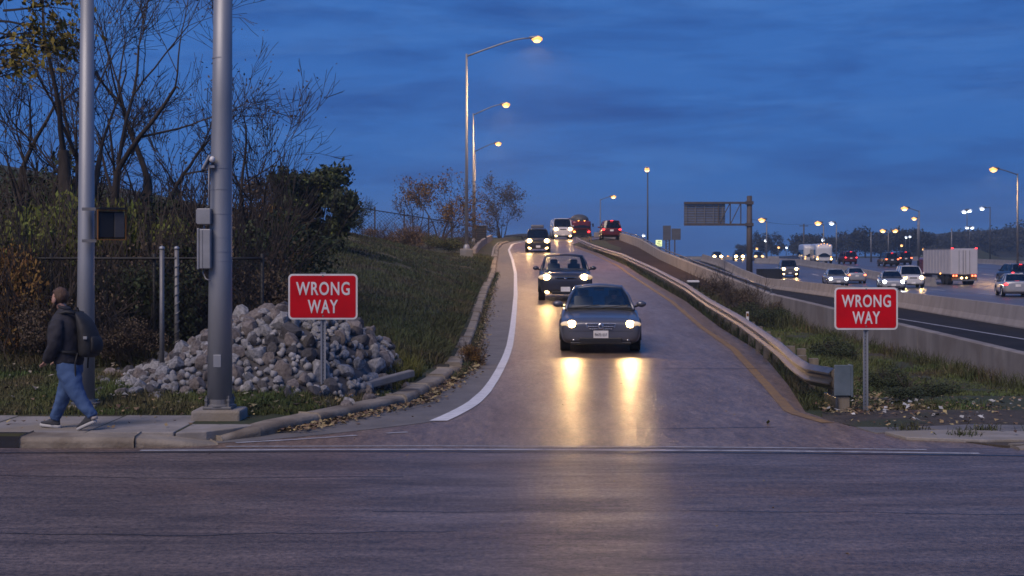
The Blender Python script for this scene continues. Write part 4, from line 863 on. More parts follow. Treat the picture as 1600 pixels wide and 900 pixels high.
for s in (-1,1):
    MB().ellipsoid((s*.85,-.18,.95),(.15,.10,.13),10,6).build('headlight', MT['amber_light'] if s < 0 else MT['tail_red'], tk, smooth=True)
    mr = MB().box((s*1.36,-.05,1.95),(.16,.1,.5)).build('mirror', MT['black_plastic'], tk, bevel=.03); MB().tube([(s*1.1,0,2.1),(s*1.36,-.05,2.1)],.025,5).build('mirror_arm', MT['black_plastic'], mr)
    MB().ellipsoid((s*.35,-.16,2.62),(.09,.06,.045),8,5).build('roof_lamp', MT['amber_light'], tk, smooth=True)
    for yw in (.7, 4.2): MB().lathe([(.3,-.15),(.5,-.15),(.5,.15),(.3,.15)], (s*.98,yw,.5), 16, 'X').build('wheel', MT['rubber'], tk)
MB().box((0,4.2,2.0),(2.3,4.2,2.2)).build('load_box', MT['paint_maroon'], tk, bevel=.08)
# highway traffic
def hwy(px, py):
    Y = 60.
    for _ in range(60): Y = .5*Y+.5*(EYE-float(zh(Y))-.03)*F/(py-HOR)
    return (px-800)*Y/F, Y, float(zh(Y))+.034
def V(name, label, cat, spec, p, px, Y, rz, **k):
    x = (px-800)*Y/F; return vehicle(name, label, cat, spec, p, (x, Y, float(zh(Y))+.034), rz, group='traffic on the highway', ls=1.5 if Y < 200 else (2.0 if Y < 250 else 2.8), **k)  # lamp size grows with distance, glare put into the shape
V('suv_car', 'grey car with white headlights alone in the left highway lane', 'car', SUV, 'paint_grey', 1231.5, 152, R(-6), head='head_warm', fog=2, power=70)
V('sedan_car', 'silver sedan with bluish headlights left of the right wrong way sign top', 'car', SEDAN, 'paint_silver', 1305, 124, R(-6), head='head_white', power=50)
V('sedan_car', 'pale pink lit sedan with red tail lights beside the silver sedan', 'car', SEDAN, 'paint_silver', 1334, 136, PI-R(6), tail='tail_hot')
V('sedan_car', 'pale blue sedan partly behind the right wrong way sign', 'car', SEDAN, 'paint_silver', 1392, 110, R(-10), head='head_white', power=50)
V('suv_car', 'pale car with warm headlights left of the white box truck', 'car', SUV, 'paint_white', 1421, 118, R(-8), head='head_warm', power=70)
V('suv_car', 'dark red car with three red lights ahead of the coaches', 'car', SUV, 'paint_maroon', 1324, 205, PI, tail='tail_red')
V('suv_car', 'left one of two amber lit cars side by side on the far lanes', 'car', SUV, 'paint_dark', 1387, 190, PI, tail='tail_hot')
V('suv_car', 'right one of two amber lit cars side by side on the far lanes', 'car', SUV, 'paint_dark', 1408.5, 198, PI, tail='tail_hot')
V('suv_car', 'dark blue car with red tail lights behind the white sedan at the right edge', 'car', SUV, 'paint_blue', 1582, 139, PI, tail='tail_red')
V('sedan_car', 'silver white sedan with red tail lights at the right edge of the photo', 'car', SEDAN, 'paint_silver', 1583, 93, PI-R(12), tail='tail_red')
for px, lab, m in ((1120,'left one of the far cars whose headlights shine past the gantry','head_warm'), (1153.5,'middle one of the far cars whose headlights shine past the gantry','head_warm'), (1184,'far car half hidden by the gantry column','head_soft')):
    V('suv_car', lab, 'car', SUV, 'paint_dark', px, 285, R(-3), head=m, fog=2, sub=0)
# white box truck
x, y = 40.7, 128; z = float(zh(131))+.034
bt = thing('box_truck', 'white box truck with glowing rear lights driving away', 'truck', (x, y, z), group='traffic on the highway')
MB().box((0,4.3,2.10),(2.44,8.6,2.35)).build('cargo_box', MT['trailer'], bt, bevel=.03)
for s in (-1,1):
    MB().box((s*.60,-.025,2.08),(1.10,.04,2.2)).build('rear_door', MT['trailer'], bt, bevel=.01)
    for q in (.12,.48): MB().tube([(s*q,-.06,1.0),(s*q,-.06,3.1)],.02,5).build('lock_rod', MT['galv_dark'], bt)
    for q in (0,.26): MB().ellipsoid((s*(.98-q),-.06,.82),(.09,.05,.08),10,6).build('tail_light', MT['tail_hot'], bt, smooth=True)
    MB().ellipsoid((s*1.08,-.04,3.3),(.12,.05,.05),8,5).build('marker_light', MT['tail_red'], bt, smooth=True)
    MB().box((s*.85,-.03,.52),(.60,.04,.30)).build('mud_flap', MT['amber'], bt)
    for yw in (1.3, 2.5, 8.9): MB().lathe([(.25,-.22),(.48,-.22),(.48,.22),(.25,.22)], (s*.95,yw,.48), 16, 'X').build('wheel', MT['rubber'], bt)
    for yw in (3, 8.4): MB().ellipsoid((s*1.24,yw,.98),(.03,.22,.06),8,5).build('side_marker', MT['amber_light'], bt, smooth=True)
    mr = MB().box((s*1.45,9.4,1.9),(.2,.1,.5)).build('mirror', MT['black_plastic'], bt); MB().box((s*1.3,9.4,1.9),(.3,.05,.05)).build('mirror_arm', MT['black_plastic'], mr)
MB().ellipsoid((-.25,-.08,.62),(.11,.05,.09),10,6).build('reverse_light', MT['fog_lamp'], bt, smooth=True); MB().ellipsoid((.18,-.08,.64),(.07,.05,.07),10,6).build('reverse_light', MT['fog_lamp'], bt, smooth=True)
for q in range(9): MB().box((-1.226,.45+.95*q,2.1),(.022,.05,2.3)).build('side_rib', MT['trailer'], bt)
for q in (.97,3.25): MB().box((-1.228,4.3,q),(.03,8.6,.07)).build('side_rail', MT['galv_dark'], bt)
MB().box((0,4.3,.75),(2.0,8.4,.3)).build('chassis', MT['black_plastic'], bt); MB().box((0,-.08,.42),(2.2,.12,.14)).build('bumper', MT['galv_dark'], bt)
MB().box((-.9,5.2,.62),(.5,1.4,.45)).build('side_tank', MT['galv'], bt, bevel=.05)
MB().box((0,9.6,1.45),(2.3,1.7,1.9)).build('cab', MT['paint_red'], bt, bevel=.15)
# two white coaches with marker lights
for k, (px, Y, lab) in enumerate(((1288,203,'white rounded coach crowned with amber marker lights behind the median'), (1268.5,212,'second white coach close beside the one with marker lights'))):
    x = (px-800)*Y/F; t = thing('coach', lab, 'coach', (x, Y, float(zh(Y))+.034), R(-6), group='traffic on the highway')
    st = [(-.1,2.2,.95,.5),(0,2.55,1.12,.4),(.35,2.80,1.2,.38),(1.2,2.9,1.22,.38),(6,2.95,1.22,.38),(9,2.9,1.2,.4),(9.3,2.5,1.0,.6)]
    loft_body(st).build('body', MT['paint_white'], t, smooth=True, sub=1)
    patch((-.85,-.10,1.05),(.85,-.10,1.05),(.8,.06,1.85),(-.8,.06,1.85),.10).build('windscreen', MT['dark_glass'], t, smooth=True)
    for s in (-1,1):
        MB().ellipsoid((s*.98,-.02,.72),(.13,.10,.12),10,6).build('headlight', MT['head_soft'] if k else MT['fog_lamp'], t, smooth=True)
        MB().ellipsoid((s*.95,-.05,1.0),(.09,.07,.08),8,5).build('turn_signal', MT['amber_light'], t, smooth=True)
        for q in range(4): MB().box((s*1.222,1.6+1.8*q,1.7),(.03,1.5,.75)).build('side_window', MT['dark_glass'], t)
        for yw in (1.6, 7.2): MB().lathe([(.25,-.15),(.48,-.15),(.48,.15),(.25,.15)], (s*1.08,yw,.48), 14, 'X').build('wheel', MT['rubber'], t)
    if k == 0:
        for q in range(7):
            a = R(20+140*q/6); MB().ellipsoid((1.08*math.cos(a),.12,2.05+.88*math.sin(a)),(.06,.05,.05),8,5).build('marker_light', MT['amber_light'], t, smooth=True)
# ------------------------------------------------------------------ rock pile
def pile(X, Y):
    cx = np.interp(X, [-5.9,-5.2,-4.5,-3.5,-2.7,-2.0,-1.45], [0,.20,.74,.98,.80,.52,0])
    sh_ = .5*np.maximum(X+3.2, 0); q = np.clip((Y-19.75-sh_+.10*np.abs(X+3.6))/2.6, 0, 1.0); bk = 1-ss(Y-sh_, 22.7, 24.2)
    return cx*np.sin(q*PI/2)*bk*ss(xl(Y)-.36-X, 0, .4)
def blob(seed, sub=2):
    bm = bmesh.new(); bmesh.ops.create_icosphere(bm, subdivisions=sub, radius=1); o = Vector((seed*3.1, seed*1.7, 0))
    cuts = [(Vector((random.gauss(0,1), random.gauss(0,1), random.gauss(0,1))).normalized(), random.uniform(.52,.86)) for _ in range(13)]
    for v in bm.verts:
        p = v.co.copy(); p *= 1+.22*mnoise.noise(p*1.1+o)+.08*mnoise.noise(p*2.7+o)
        for n, d in cuts:
            e = p.dot(n)-d
            if e > 0: p -= n*e*.95
        v.co = p
    me = bpy.data.meshes.new('stone'); bm.to_mesh(me); bm.free(); me.polygons.foreach_set('use_smooth', [True]*len(me.polygons)); me.set_sharp_from_angle(angle=R(28)); return me
protos = []
for mk_, k in (('stone',7),('stone_warm',4),('stone_dark',3)):
    for i in range(k): me = blob(len(protos)+1); me.materials.append(MT[mk_]); protos.append(me)
rk = thing('rock_pile', 'heap of pale rough stones banked behind the left wrong way sign', 'rock pile', (-3.6, 20, hz(-3.6,20)))
O = rk.location.copy(); placed = []; tries = 0
while len(placed) < 300 and tries < 30000:
    tries += 1; x = random.uniform(-6.1,-1.45); y = random.uniform(19.5, 23.6); pz = float(pile(x,y))
    edge = pz < .05
    if edge and random.random() > .10: continue
    r = random.choice((.07,.09,.11,.12,.14,.16,.18)) * (1.05 if pz > .15 else .8)
    z = hz(x,y)+pz-.02
    if any((x-a)**2+(y-b)**2+(z-c)**2 < ((r+q)*.72)**2 for a,b,c,q in placed): continue
    placed.append((x,y,z,r)); o = bpy.data.objects.new('stone', protos[int(rng.integers(len(protos)))]); COL.objects.link(o); o.parent = rk
    if -5.1 < x < -3.9 and random.random() < .35: o.data = protos[7+int(rng.integers(4))]
    o.location = Vector((x,y,z))-O; o.rotation_euler = [random.uniform(0,6.28) for _ in range(3)]; o.scale = (r*random.uniform(.95,1.35), r*random.uniform(.9,1.2), r*random.uniform(.7,.95))
b = MB(); nx, ny = 40, 26
for j in range(ny+1):
    for i in range(nx+1):
        x = -6.3+4.9*i/nx; y = 19.5+5.2*j/ny; p = float(pile(x,y)); b.v.append((x-O.x, y-O.y, hz(x,y)+p-.07-(.30 if p < .05 else 0)-O.z))
for j in range(ny):
    for i in range(nx): k = j*(nx+1)+i; b.f.append((k,k+1,k+nx+2,k+nx+1))
b.build('rubble_core', MT['stone_dark'], rk, smooth=True)
# small filling stones, too many to count
def merged(me_list, items, name, parent, mat):
    V_, F_ = [], []; off = 0
    data = [(np.array([v.co for v in m.vertices]), [tuple(p.vertices) for p in m.polygons]) for m in me_list]
    for (x,y,z,r,k) in items:
        vv, ff = data[k]; m = Matrix.Rotation(random.uniform(0,6.28),3,'Z') @ Matrix.Rotation(random.uniform(0,6.28),3,'X'); m = np.array(m)
        V_.append((vv@m.T)*r+np.array([x,y,z])); F_ += [tuple(i+off for i in f) for f in ff]; off += len(vv)
    me = bpy.data.meshes.new(name); me.from_pydata(np.concatenate(V_).tolist(), [], F_); me.update(); o = link(name, me, mat, parent, smooth=True); tag(o, kind='stuff'); return o
small = [blob(50+i, 1) for i in range(5)]
it = []
for _ in range(1500):
    x = random.uniform(-6.2,-1.4); y = random.uniform(19.45,23.9); p = float(pile(x,y))
    if p < .03 and random.random() > .12: continue
    it.append((x-O.x, y-O.y, hz(x,y)+p-.03-O.z, random.uniform(.035,.085), random.randrange(5)))
merged(small, it, 'small_stones', rk, MT['stone'])
# ------------------------------------------------------------------ leaves, grass
def blades(name, X, Y, Hh, Wd, mat, lean=.35, zf=None, label=None, par=None):
    n = len(X); Z = (zf(X,Y) if zf else h(X,Y))-.01; a = rng.uniform(0, 2*PI, n); ca, sa = np.cos(a), np.sin(a)
    lx = rng.normal(0, lean, n)*Hh; ly = rng.normal(0, lean, n)*Hh
    P = np.zeros((n,5,3)); 
    P[:,0] = np.stack([X-ca*Wd/2, Y-sa*Wd/2, Z], 1); P[:,1] = np.stack([X+ca*Wd/2, Y+sa*Wd/2, Z], 1)
    P[:,2] = np.stack([X+ca*Wd*.4+lx*.35, Y+sa*Wd*.4+ly*.35, Z+Hh*.6], 1); P[:,3] = np.stack([X-ca*Wd*.4+lx*.35, Y-sa*Wd*.4+ly*.35, Z+Hh*.6], 1)
    P[:,4] = np.stack([X+lx, Y+ly, Z+Hh*np.where(np.abs(lx)+np.abs(ly) > Hh*.6, .85, 1)], 1)
    me = fast_mesh(name, P.reshape(-1,3), np.arange(n)*5, [[0,1,2,3],[3,2,4]])
    o = link(name, me, mat, par); tag(o, kind='stuff'); return o
def fast_mesh(name, V_, base, faces):
    me = bpy.data.meshes.new(name); n = len(base); me.vertices.add(len(V_)); me.vertices.foreach_set('co', np.asarray(V_, np.float32).ravel())
    li = np.concatenate([np.array(f) for f in faces]); L = len(li); loops = (base[:,None]+li[None]).ravel()
    ls = [0]
    for f in faces[:-1]: ls.append(ls[-1]+len(f))
    starts = (np.arange(n)[:,None]*L+np.array(ls)[None]).ravel()
    me.loops.add(len(loops)); me.loops.foreach_set('vertex_index', loops.astype(np.int32))
    me.polygons.add(len(starts)); me.polygons.foreach_set('loop_start', starts.astype(np.int32)); me.update(calc_edges=True); me.validate(); return me
def leaves(C, size, up=0., asp=1.6):
    n = len(C); d = rng.normal(size=(n,3)); d[:,2] -= up; d /= np.linalg.norm(d,axis=1,keepdims=True)+1e-9
    e = np.cross(d, rng.normal(size=(n,3))); e /= np.linalg.norm(e,axis=1,keepdims=True)+1e-9
    s = np.asarray(size)*rng.uniform(.6,1.3,n); s = s[:,None]
    P = np.stack([C-d*s*.5*asp, C+e*s*.42, C+d*s*.5*asp, C-e*s*.42], 1); return P.reshape(-1,3), np.arange(n)*4
def leaf_obj(name, C, size, mat, par=None, up=0., asp=1.6):
    v, b = leaves(np.asarray(C, float), size, up, asp); return link(name, fast_mesh(name, v, b, [[0,1,2,3]]), mat, par)
def flat_leaves(name, X, Y, s, mat, zf=None, dz=.012):
    n = len(X); Z = (zf(X,Y) if zf else h(X,Y))+dz+rng.uniform(0,.03,n); a = rng.uniform(0,6.28,n); sz = s*rng.uniform(.6,1.4,n); P = np.zeros((n,4,3))
    for k in range(4):
        r = sz*(.75 if k%2 == 0 else .45); P[:,k] = np.stack([X+r*np.cos(a+k*PI/2), Y+r*np.sin(a+k*PI/2), Z+rng.uniform(-.3,.5,n)*sz], 1)
    o = link(name, fast_mesh(name, P.reshape(-1,3), np.arange(n)*4, [[0,1,2,3]]), mat); tag(o, kind='stuff'); return o
def sample(n, x0, x1, y0, y1, keep): 
    X = rng.uniform(x0,x1,n); Y = rng.uniform(y0,y1,n); m = keep(X,Y); return X[m], Y[m]
def patchy(X, Y, s, t=0.): return np.array([mnoise.noise(Vector((x*s, y*s, 3.3))) for x, y in zip(X, Y)]) > t
def ysamp(n, y0, y1, p=1.6):   # denser near the camera
    u = rng.uniform(0,1,n); a, b = y0**(1-p), y1**(1-p); return (a+u*(b-a))**(1/(1-p))
# lawn by the sidewalk
X, Y = sample(52000, -8.2, -1.2, 18.2, 21.4, lambda X,Y: (Y > 18.52) & (X < xl(Y)-.32) & (pile(X,Y) < .06))
m = rng.uniform(0,1,len(X)) < np.where((X > -2.2) & (Y > 19.6), .45, 1); X, Y = X[m], Y[m]
blades('lawn_grass', X, Y, rng.uniform(.04,.12,len(X)), rng.uniform(.008,.014,len(X)), MT['lawn'])
X, Y = sample(11000, -3.4, -1.4, 17.2, 18.9, lambda X,Y: (X < xl(Y)-.32) & ((Y > 18.52) | (X > -2.9+(18.1-Y)*-.45)) & (Y > 17.9))
blades('lawn_grass', X, Y, rng.uniform(.04,.11,len(X)), rng.uniform(.008,.014,len(X)), MT['lawn'])
X, Y = sample(16000, -9, -3.6, 21.2, 25, lambda X,Y: pile(X,Y) < .06); m = patchy(X, Y, .9, -.1); X, Y = X[m], Y[m]
blades('rough_grass', X, Y, rng.uniform(.08,.28,len(X)), rng.uniform(.010,.016,len(X)), MT['weed'], lean=.5)
# bank of grass beside the ramp
n = 190000; Y = ysamp(n, 23.5, 92, 1.5); k = xl(Y); X = k-.4-rng.uniform(0,1,n)**1.1*np.minimum(14, .37*Y-.2)
m = (X > -.37*Y) & (pile(X,Y) < .05); X, Y = X[m], Y[m]; m = patchy(X, Y, .5, -.42); X, Y = X[m], Y[m]
blades('bank_grass', X, Y, rng.uniform(.04,.12,len(X))*np.interp(Y,[24,80],[1,1.5]), np.interp(Y,[24,90],[.014,.032]), MT['grass'], lean=.5)
# rough weeds: foot of the bank, kerb edge, gore
X, Y = sample(9000, -6.5, -1.0, 22.6, 30, lambda X,Y: (X < xl(Y)-.35) & (pile(X,Y) < .1)); m = patchy(X, Y, .8, .0); X, Y = X[m], Y[m]
blades('weeds', X, Y, rng.uniform(.08,.34,len(X)), rng.uniform(.012,.02,len(X)), MT['weed'], lean=.5)
X, Y = sample(5200, -2.6, -1.2, 21.6, 24.8, lambda X,Y: (X < xl(Y)-.35) & (((X+1.75)/.55)**2+((Y-23.2)/1.2)**2 < 1))
blades('yellow_weeds', X, Y, rng.uniform(.15,.46,len(X)), rng.uniform(.010,.018,len(X)), MT['yellow_weed'], lean=.35)
n = 15000; Y = ysamp(n, 27, 92, 1.4); X = xl(Y)-.3-np.abs(rng.normal(0,.28,n)); 
blades('kerb_weeds', X, Y, rng.uniform(.05,.30,n), np.interp(Y,[27,90],[.014,.03]), MT['weed'], lean=.6)
n = 3000; Y = ysamp(n, 25, 75, 1.4); X = xl(Y)+.05+np.abs(rng.normal(0,.09,n)); blades('gutter_weeds', X, Y, rng.uniform(.03,.15,n), np.interp(Y,[25,80],[.014,.028]), MT['weed'], lean=.7, zf=lambda X,Y: zr(Y)+.005)
n = 90000; Y = ysamp(n, 20.2, 57, 1.5); X = xr(Y)+.35+rng.uniform(0,1,n)*(WX-.15-xr(Y)-.35)
m = (X < .38*Y) & ~((Y < 21.2+.25*np.sin(X*3)) & (rng.uniform(0,1,n) < .8)) & ~((X > 6.9+.5*np.sin(Y)) & (Y < 25.5)); X, Y = X[m], Y[m]; m = patchy(X, Y, .7, -.22); X, Y = X[m], Y[m]
tall = np.clip(np.array([mnoise.noise(Vector((x*.6,y*.4,9))) for x, y in zip(X,Y)])+.5, .15, 1.2)
blades('verge_grass', X, Y, rng.uniform(.08,.36,len(X))*tall, np.interp(Y,[20,57],[.011,.022]), MT['lawn'], lean=.5)
n = 9000; Y = ysamp(n, 20.5, 110, 1.3); X = xr(Y)+.05+np.abs(rng.normal(0,.35,n)); blades('rail_weeds', X, Y, rng.uniform(.05,.32,n), np.interp(Y,[20,110],[.012,.035]), MT['weed'], lean=.6)
n = 2500; Y = ysamp(n, 24.5, 55, 1.4); X = WX-.2-np.abs(rng.normal(0,.25,n)); blades('wall_weeds', X, Y, rng.uniform(.08,.45,n), np.interp(Y,[24,55],[.012,.02]), MT['weed'], lean=.4)
n = 7000; Y = rng.uniform(48,62,n); X = rng.uniform(6.9,WX-.15,n); m = patchy(X,Y,.4,-.1); X, Y = X[m], Y[m]; blades('gore_weeds', X, Y, rng.uniform(.2,.75,len(X)), .022, MT['weed'], lean=.4)
for x, y in ((5.9,17.75),(5.45,17.2),(6.55,17.58),(5.0,17.9)):
    X = rng.normal(x,.10,90); Y = rng.normal(y,.07,90); blades('weed_tuft', X, Y, rng.uniform(.04,.16,90), .012, MT['weed'], lean=.6, zf=lambda X,Y: 0*X+.01)
# fallen leaves and scraps
X, Y = sample(1500, -8, -1, 17.5, 23, lambda X,Y: (X < xl(Y)-.3) & ((Y > 18.5) | (X > -3))); m = rng.uniform(0,1,len(X)) < np.clip(1.3-(xl(Y)-X)*.35, .15, 1); X, Y = X[m], Y[m]
m = pile(X,Y) < .06; flat_leaves('fallen_leaves', X[m], Y[m], .055, MT['dead_leaf'], dz=.04)
X, Y = sample(170, -8, -1, 18.5, 23, lambda X,Y: (X < xl(Y)-.3)); m = pile(X,Y) < .06; flat_leaves('fallen_leaves', X[m], Y[m], .055, MT['pale_leaf'], dz=.06)
n = 2600; Y = ysamp(n, 17.6, 60, 1.6); X = xl(Y)+.05+np.abs(rng.normal(0,.16,n)); flat_leaves('gutter_leaves', X, Y, .05, MT['dead_leaf'], zf=lambda X,Y: zr(Y)+.01)
X, Y = sample(70, -9, -3.3, 16.8, 18.4, lambda X,Y: X < 9); flat_leaves('pavement_leaves', X, Y, .04, MT['dead_leaf'], zf=lambda X,Y: 0*X+.135)
n = 1500; Y = ysamp(n, 19.6, 40, 1.8); X = xr(Y)+.2+np.abs(rng.normal(0,1.2,n)); m = X < 9; flat_leaves('verge_leaves', X[m], Y[m], .05, MT['dead_leaf'], dz=.05)
X, Y = sample(420, 4.2, 9, 17.0, 22, lambda X,Y: X > xr(Y)+.1); flat_leaves('verge_leaves', X, Y, .045, MT['dead_leaf'], zf=lambda X,Y: np.maximum(h(X,Y), .0)+.03*(Y < 18.4)+.01)
X, Y = sample(50, 4.4, 8.5, 18.6, 23, lambda X,Y: X > xr(Y)+.2); flat_leaves('verge_scraps', X, Y, .06, MT['litter'], dz=.08)
X, Y = sample(60, -5, 4, 10, 28, lambda X,Y: (np.abs(X) > 0) & (X < xr(Y))); flat_leaves('road_scraps', X, Y, .022, MT['dead_leaf'], zf=lambda X,Y: zr(Y)+.01)
o = leaf_obj('fallen_leaf', [(3.35,18.6,.03)], .12, MT['yellow_leaf']); tag(o, 'single yellowish leaf lying on the empty ramp asphalt', 'leaf')
# ------------------------------------------------------------------ trees and shrubs
def branch(b, p, d, L, r, depth, tips, nseg=4, spread=.5, up=.12, kids=(2,4), rmin=.004, sides=8):
    pts = [p]; rad = [r]; q = Vector(p); dd = Vector(d).normalized()
    for i in range(nseg):
        dd = (dd+Vector((random.gauss(0,.075),random.gauss(0,.075),random.gauss(0,.06)+up*.25))).normalized(); q = q+dd*L/nseg; pts.append(q); rad.append(max(rmin, r*(1-.5*(i+1)/nseg)))
    b[0 if depth >= 3 else 1].tube(pts, rad, max(3, sides-2*(4-min(4,depth))), cap=False)
    if depth == 0: tips.extend(pts[1:]); return
    nk = random.randint(*kids) + (1 if depth <= 2 else 0)
    for k in range(nk):
        i = random.randint(1, nseg) if k else nseg; base = pts[i]
        ax = Vector((random.gauss(0,1),random.gauss(0,1),random.gauss(0,1))).cross(dd).normalized(); an = random.uniform(.35,1)*spread*(1.0 if i < nseg else .6)
        nd = (Matrix.Rotation(an,3,ax) @ dd); nd.z += up; branch(b, base, nd, L*random.uniform(.58,.82), max(rmin, rad[i]*random.uniform(.55,.8)), depth-1, tips, nseg, spread, up, kids, rmin, sides)
def tree(name, label, loc, trunk, depth, leafmat=None, nleaf=0, lsize=.08, spread=.6, up=.15, group='bare trees on the left bank', kids=(2,4), twigmat='twig', rmin=.005, seed=1, lean=(0,0), jit=.25):
    random.seed(seed); t = thing(name, label, 'tree', loc, group=group); bt, bw, tips = MB(), MB(), []
    for (L, r, dx, dy) in trunk: branch((bt,bw), Vector((dx*.15,dy*.15,-.2)), Vector((dx,dy,1)), L, r, depth, tips, 5, spread, up, kids, rmin)
    bt.build('trunk', MT['bark'], t, smooth=True)
    if bw.v: tw = bw.build('crown', MT[twigmat], t); 
    if leafmat and nleaf:
        T = np.array([tuple(x) for x in tips]); C = T[rng.integers(len(T), size=nleaf)]+rng.normal(0, jit, (nleaf,3)); leaf_obj('foliage', C, lsize, MT[leafmat], t)
    return t
def gp(px, Y): x = (px-800)*Y/F; return (x, Y, hz(x,Y))
tree('bare_tree', 'tall bare tree with a thick forked trunk right behind the slender pole', gp(140,29), [(3.6,.23,-.05,0),(3.2,.15,.30,.1)], 5, 'brown_leaf', 260, .05, .95, .03, seed=11, kids=(2,4), rmin=.0055)
tree('bare_tree', 'bare tree spreading between the two tall poles', gp(226,31), [(3.0,.19,.16,0),(2.6,.11,-.22,.1)], 5, 'brown_leaf', 200, .05, .9, .05, seed=12, kids=(2,4), rmin=.0055)
tree('bare_tree', 'slender bare tree just right of the thick signal pole', gp(372,33), [(2.5,.11,.10,0),(2.0,.08,.35,.0)], 5, 'brown_leaf', 420, .05, .85, .08, seed=13, kids=(2,4), rmin=.0055)
tree('bare_tree', 'bare tree leaning out at the far left edge', gp(22,32), [(3.0,.16,.05,0)], 5, 'brown_leaf', 150, .05, .95, .02, seed=14, kids=(2,4), rmin=.0055)
tree('bare_tree', 'low twiggy bare tree behind the pedestrian signal', gp(300,36), [(2.0,.09,.0,0),(1.7,.07,-.3,0)], 5, 'brown_leaf', 300, .05, .85, .06, seed=15, kids=(2,3), rmin=.007)
tree('bare_tree', 'thin bare sapling tree deep in the brush at the left', gp(70,36), [(2.0,.08,.05,0),(1.7,.06,.3,0)], 5, 'brown_leaf', 200, .05, .85, .06, seed=16, kids=(2,3), rmin=.007)
# a leafy yellow bough entering at the top left
t = thing('leafy_tree', 'tree with yellow green leaves hanging in at the top left corner', 'tree', gp(-60,27.5), group='bare trees on the left bank'); random.seed(21)
bt, bw, tips = MB(), MB(), []; pth = [Vector((0,0,-.3)),Vector((.05,0,2)),Vector((.0,.1,4)),Vector((.3,0,5.6)),Vector((.9,0,6.4))]; bt.tube(pth, [.16,.14,.11,.08,.05], 8)
for k in range(9): branch((bt,bw), Vector((.1+.1*k,0,4.6+.2*k)), Vector((.9,random.uniform(-.5,.5),random.uniform(-.35,.3))), .85, .03, 2, tips, 4, .7, .0)
bt.build('trunk', MT['bark'], t, smooth=True); bw.build('crown', MT['twig'], t)
T = np.array([tuple(q) for q in tips]); leaf_obj('foliage', T[rng.integers(len(T), size=900)]+rng.normal(0,.08,(900,3)), .09, MT['yellow_leaf'], t, up=.5)
def shrub_mesh(name, blobs, n, size, up=0.):
    C = []
    w = np.array([b[3]**2*b[4] for b in blobs]); w /= w.sum()
    for b, q in zip(blobs, (w*n).astype(int)):
        d = rng.normal(size=(q,3)); d /= np.linalg.norm(d,axis=1,keepdims=True); r = rng.uniform(.25,1.0,q)**.45
        C.append(np.array(b[:3])+d*r[:,None]*np.array([b[3],b[3],b[4]])+rng.normal(0,size*.8,(q,3)))
    v, bs = leaves(np.concatenate(C), size, up); return fast_mesh(name, v, bs, [[0,1,2,3]])
def stems_mesh(n, H, r, spread, seed, bare=False):
    random.seed(seed); b = MB(); tips = []
    for _ in range(n): branch((b,b), Vector((random.gauss(0,spread*.3),random.gauss(0,spread*.3),-.1)), Vector((random.gauss(0,.35),random.gauss(0,.35),1)), H*random.uniform(.4,.65), r, 2 if bare else 1, tips, 3, .75, .04, (2,4), .004, 5)
    return b.mesh('stem')
def blobset(w, H, n, seed):
    random.seed(seed); return [(random.gauss(0,w*.38), random.gauss(0,w*.3), H*random.uniform(.22,.85), w*random.uniform(.22,.42), H*random.uniform(.13,.26)) for _ in range(n)]
PR = {}
for kind, mat, nl, sz in (('twiggy','brown_leaf',900,.030),('dark','dark_leaf',6500,.034),('lime','lime_leaf',3600,.042),('orange','orange_leaf',3600,.034),('brown','brown_leaf',4200,.030)):
    for s in range(2):
        fm = shrub_mesh('foliage', blobset(.9,1.0,13,hash(kind)%97*0+s*7+len(PR)), nl, sz); fm.materials.append(MT[mat]); sm = stems_mesh(26 if kind in ('twiggy','brown','orange') else 6, 1.15, .007, .9, s+40, True); sm.materials.append(MT['twig']); PR[(kind,s)] = (fm, sm)
def shrub(kind, s, px, Y, w, H, label, group='shrubs in the roadside brush', z=None):
    g = gp(px, Y); t = thing('shrub', label, 'shrub', (g[0], Y, g[2] if z is None else z), random.uniform(0,6.28), group)
    for nm, me in zip(('foliage','stem'), PR[(kind,s)]): o = bpy.data.objects.new(nm, me); COL.objects.link(o); o.parent = t; o.scale = (w, w, H)
    return t
random.seed(5)
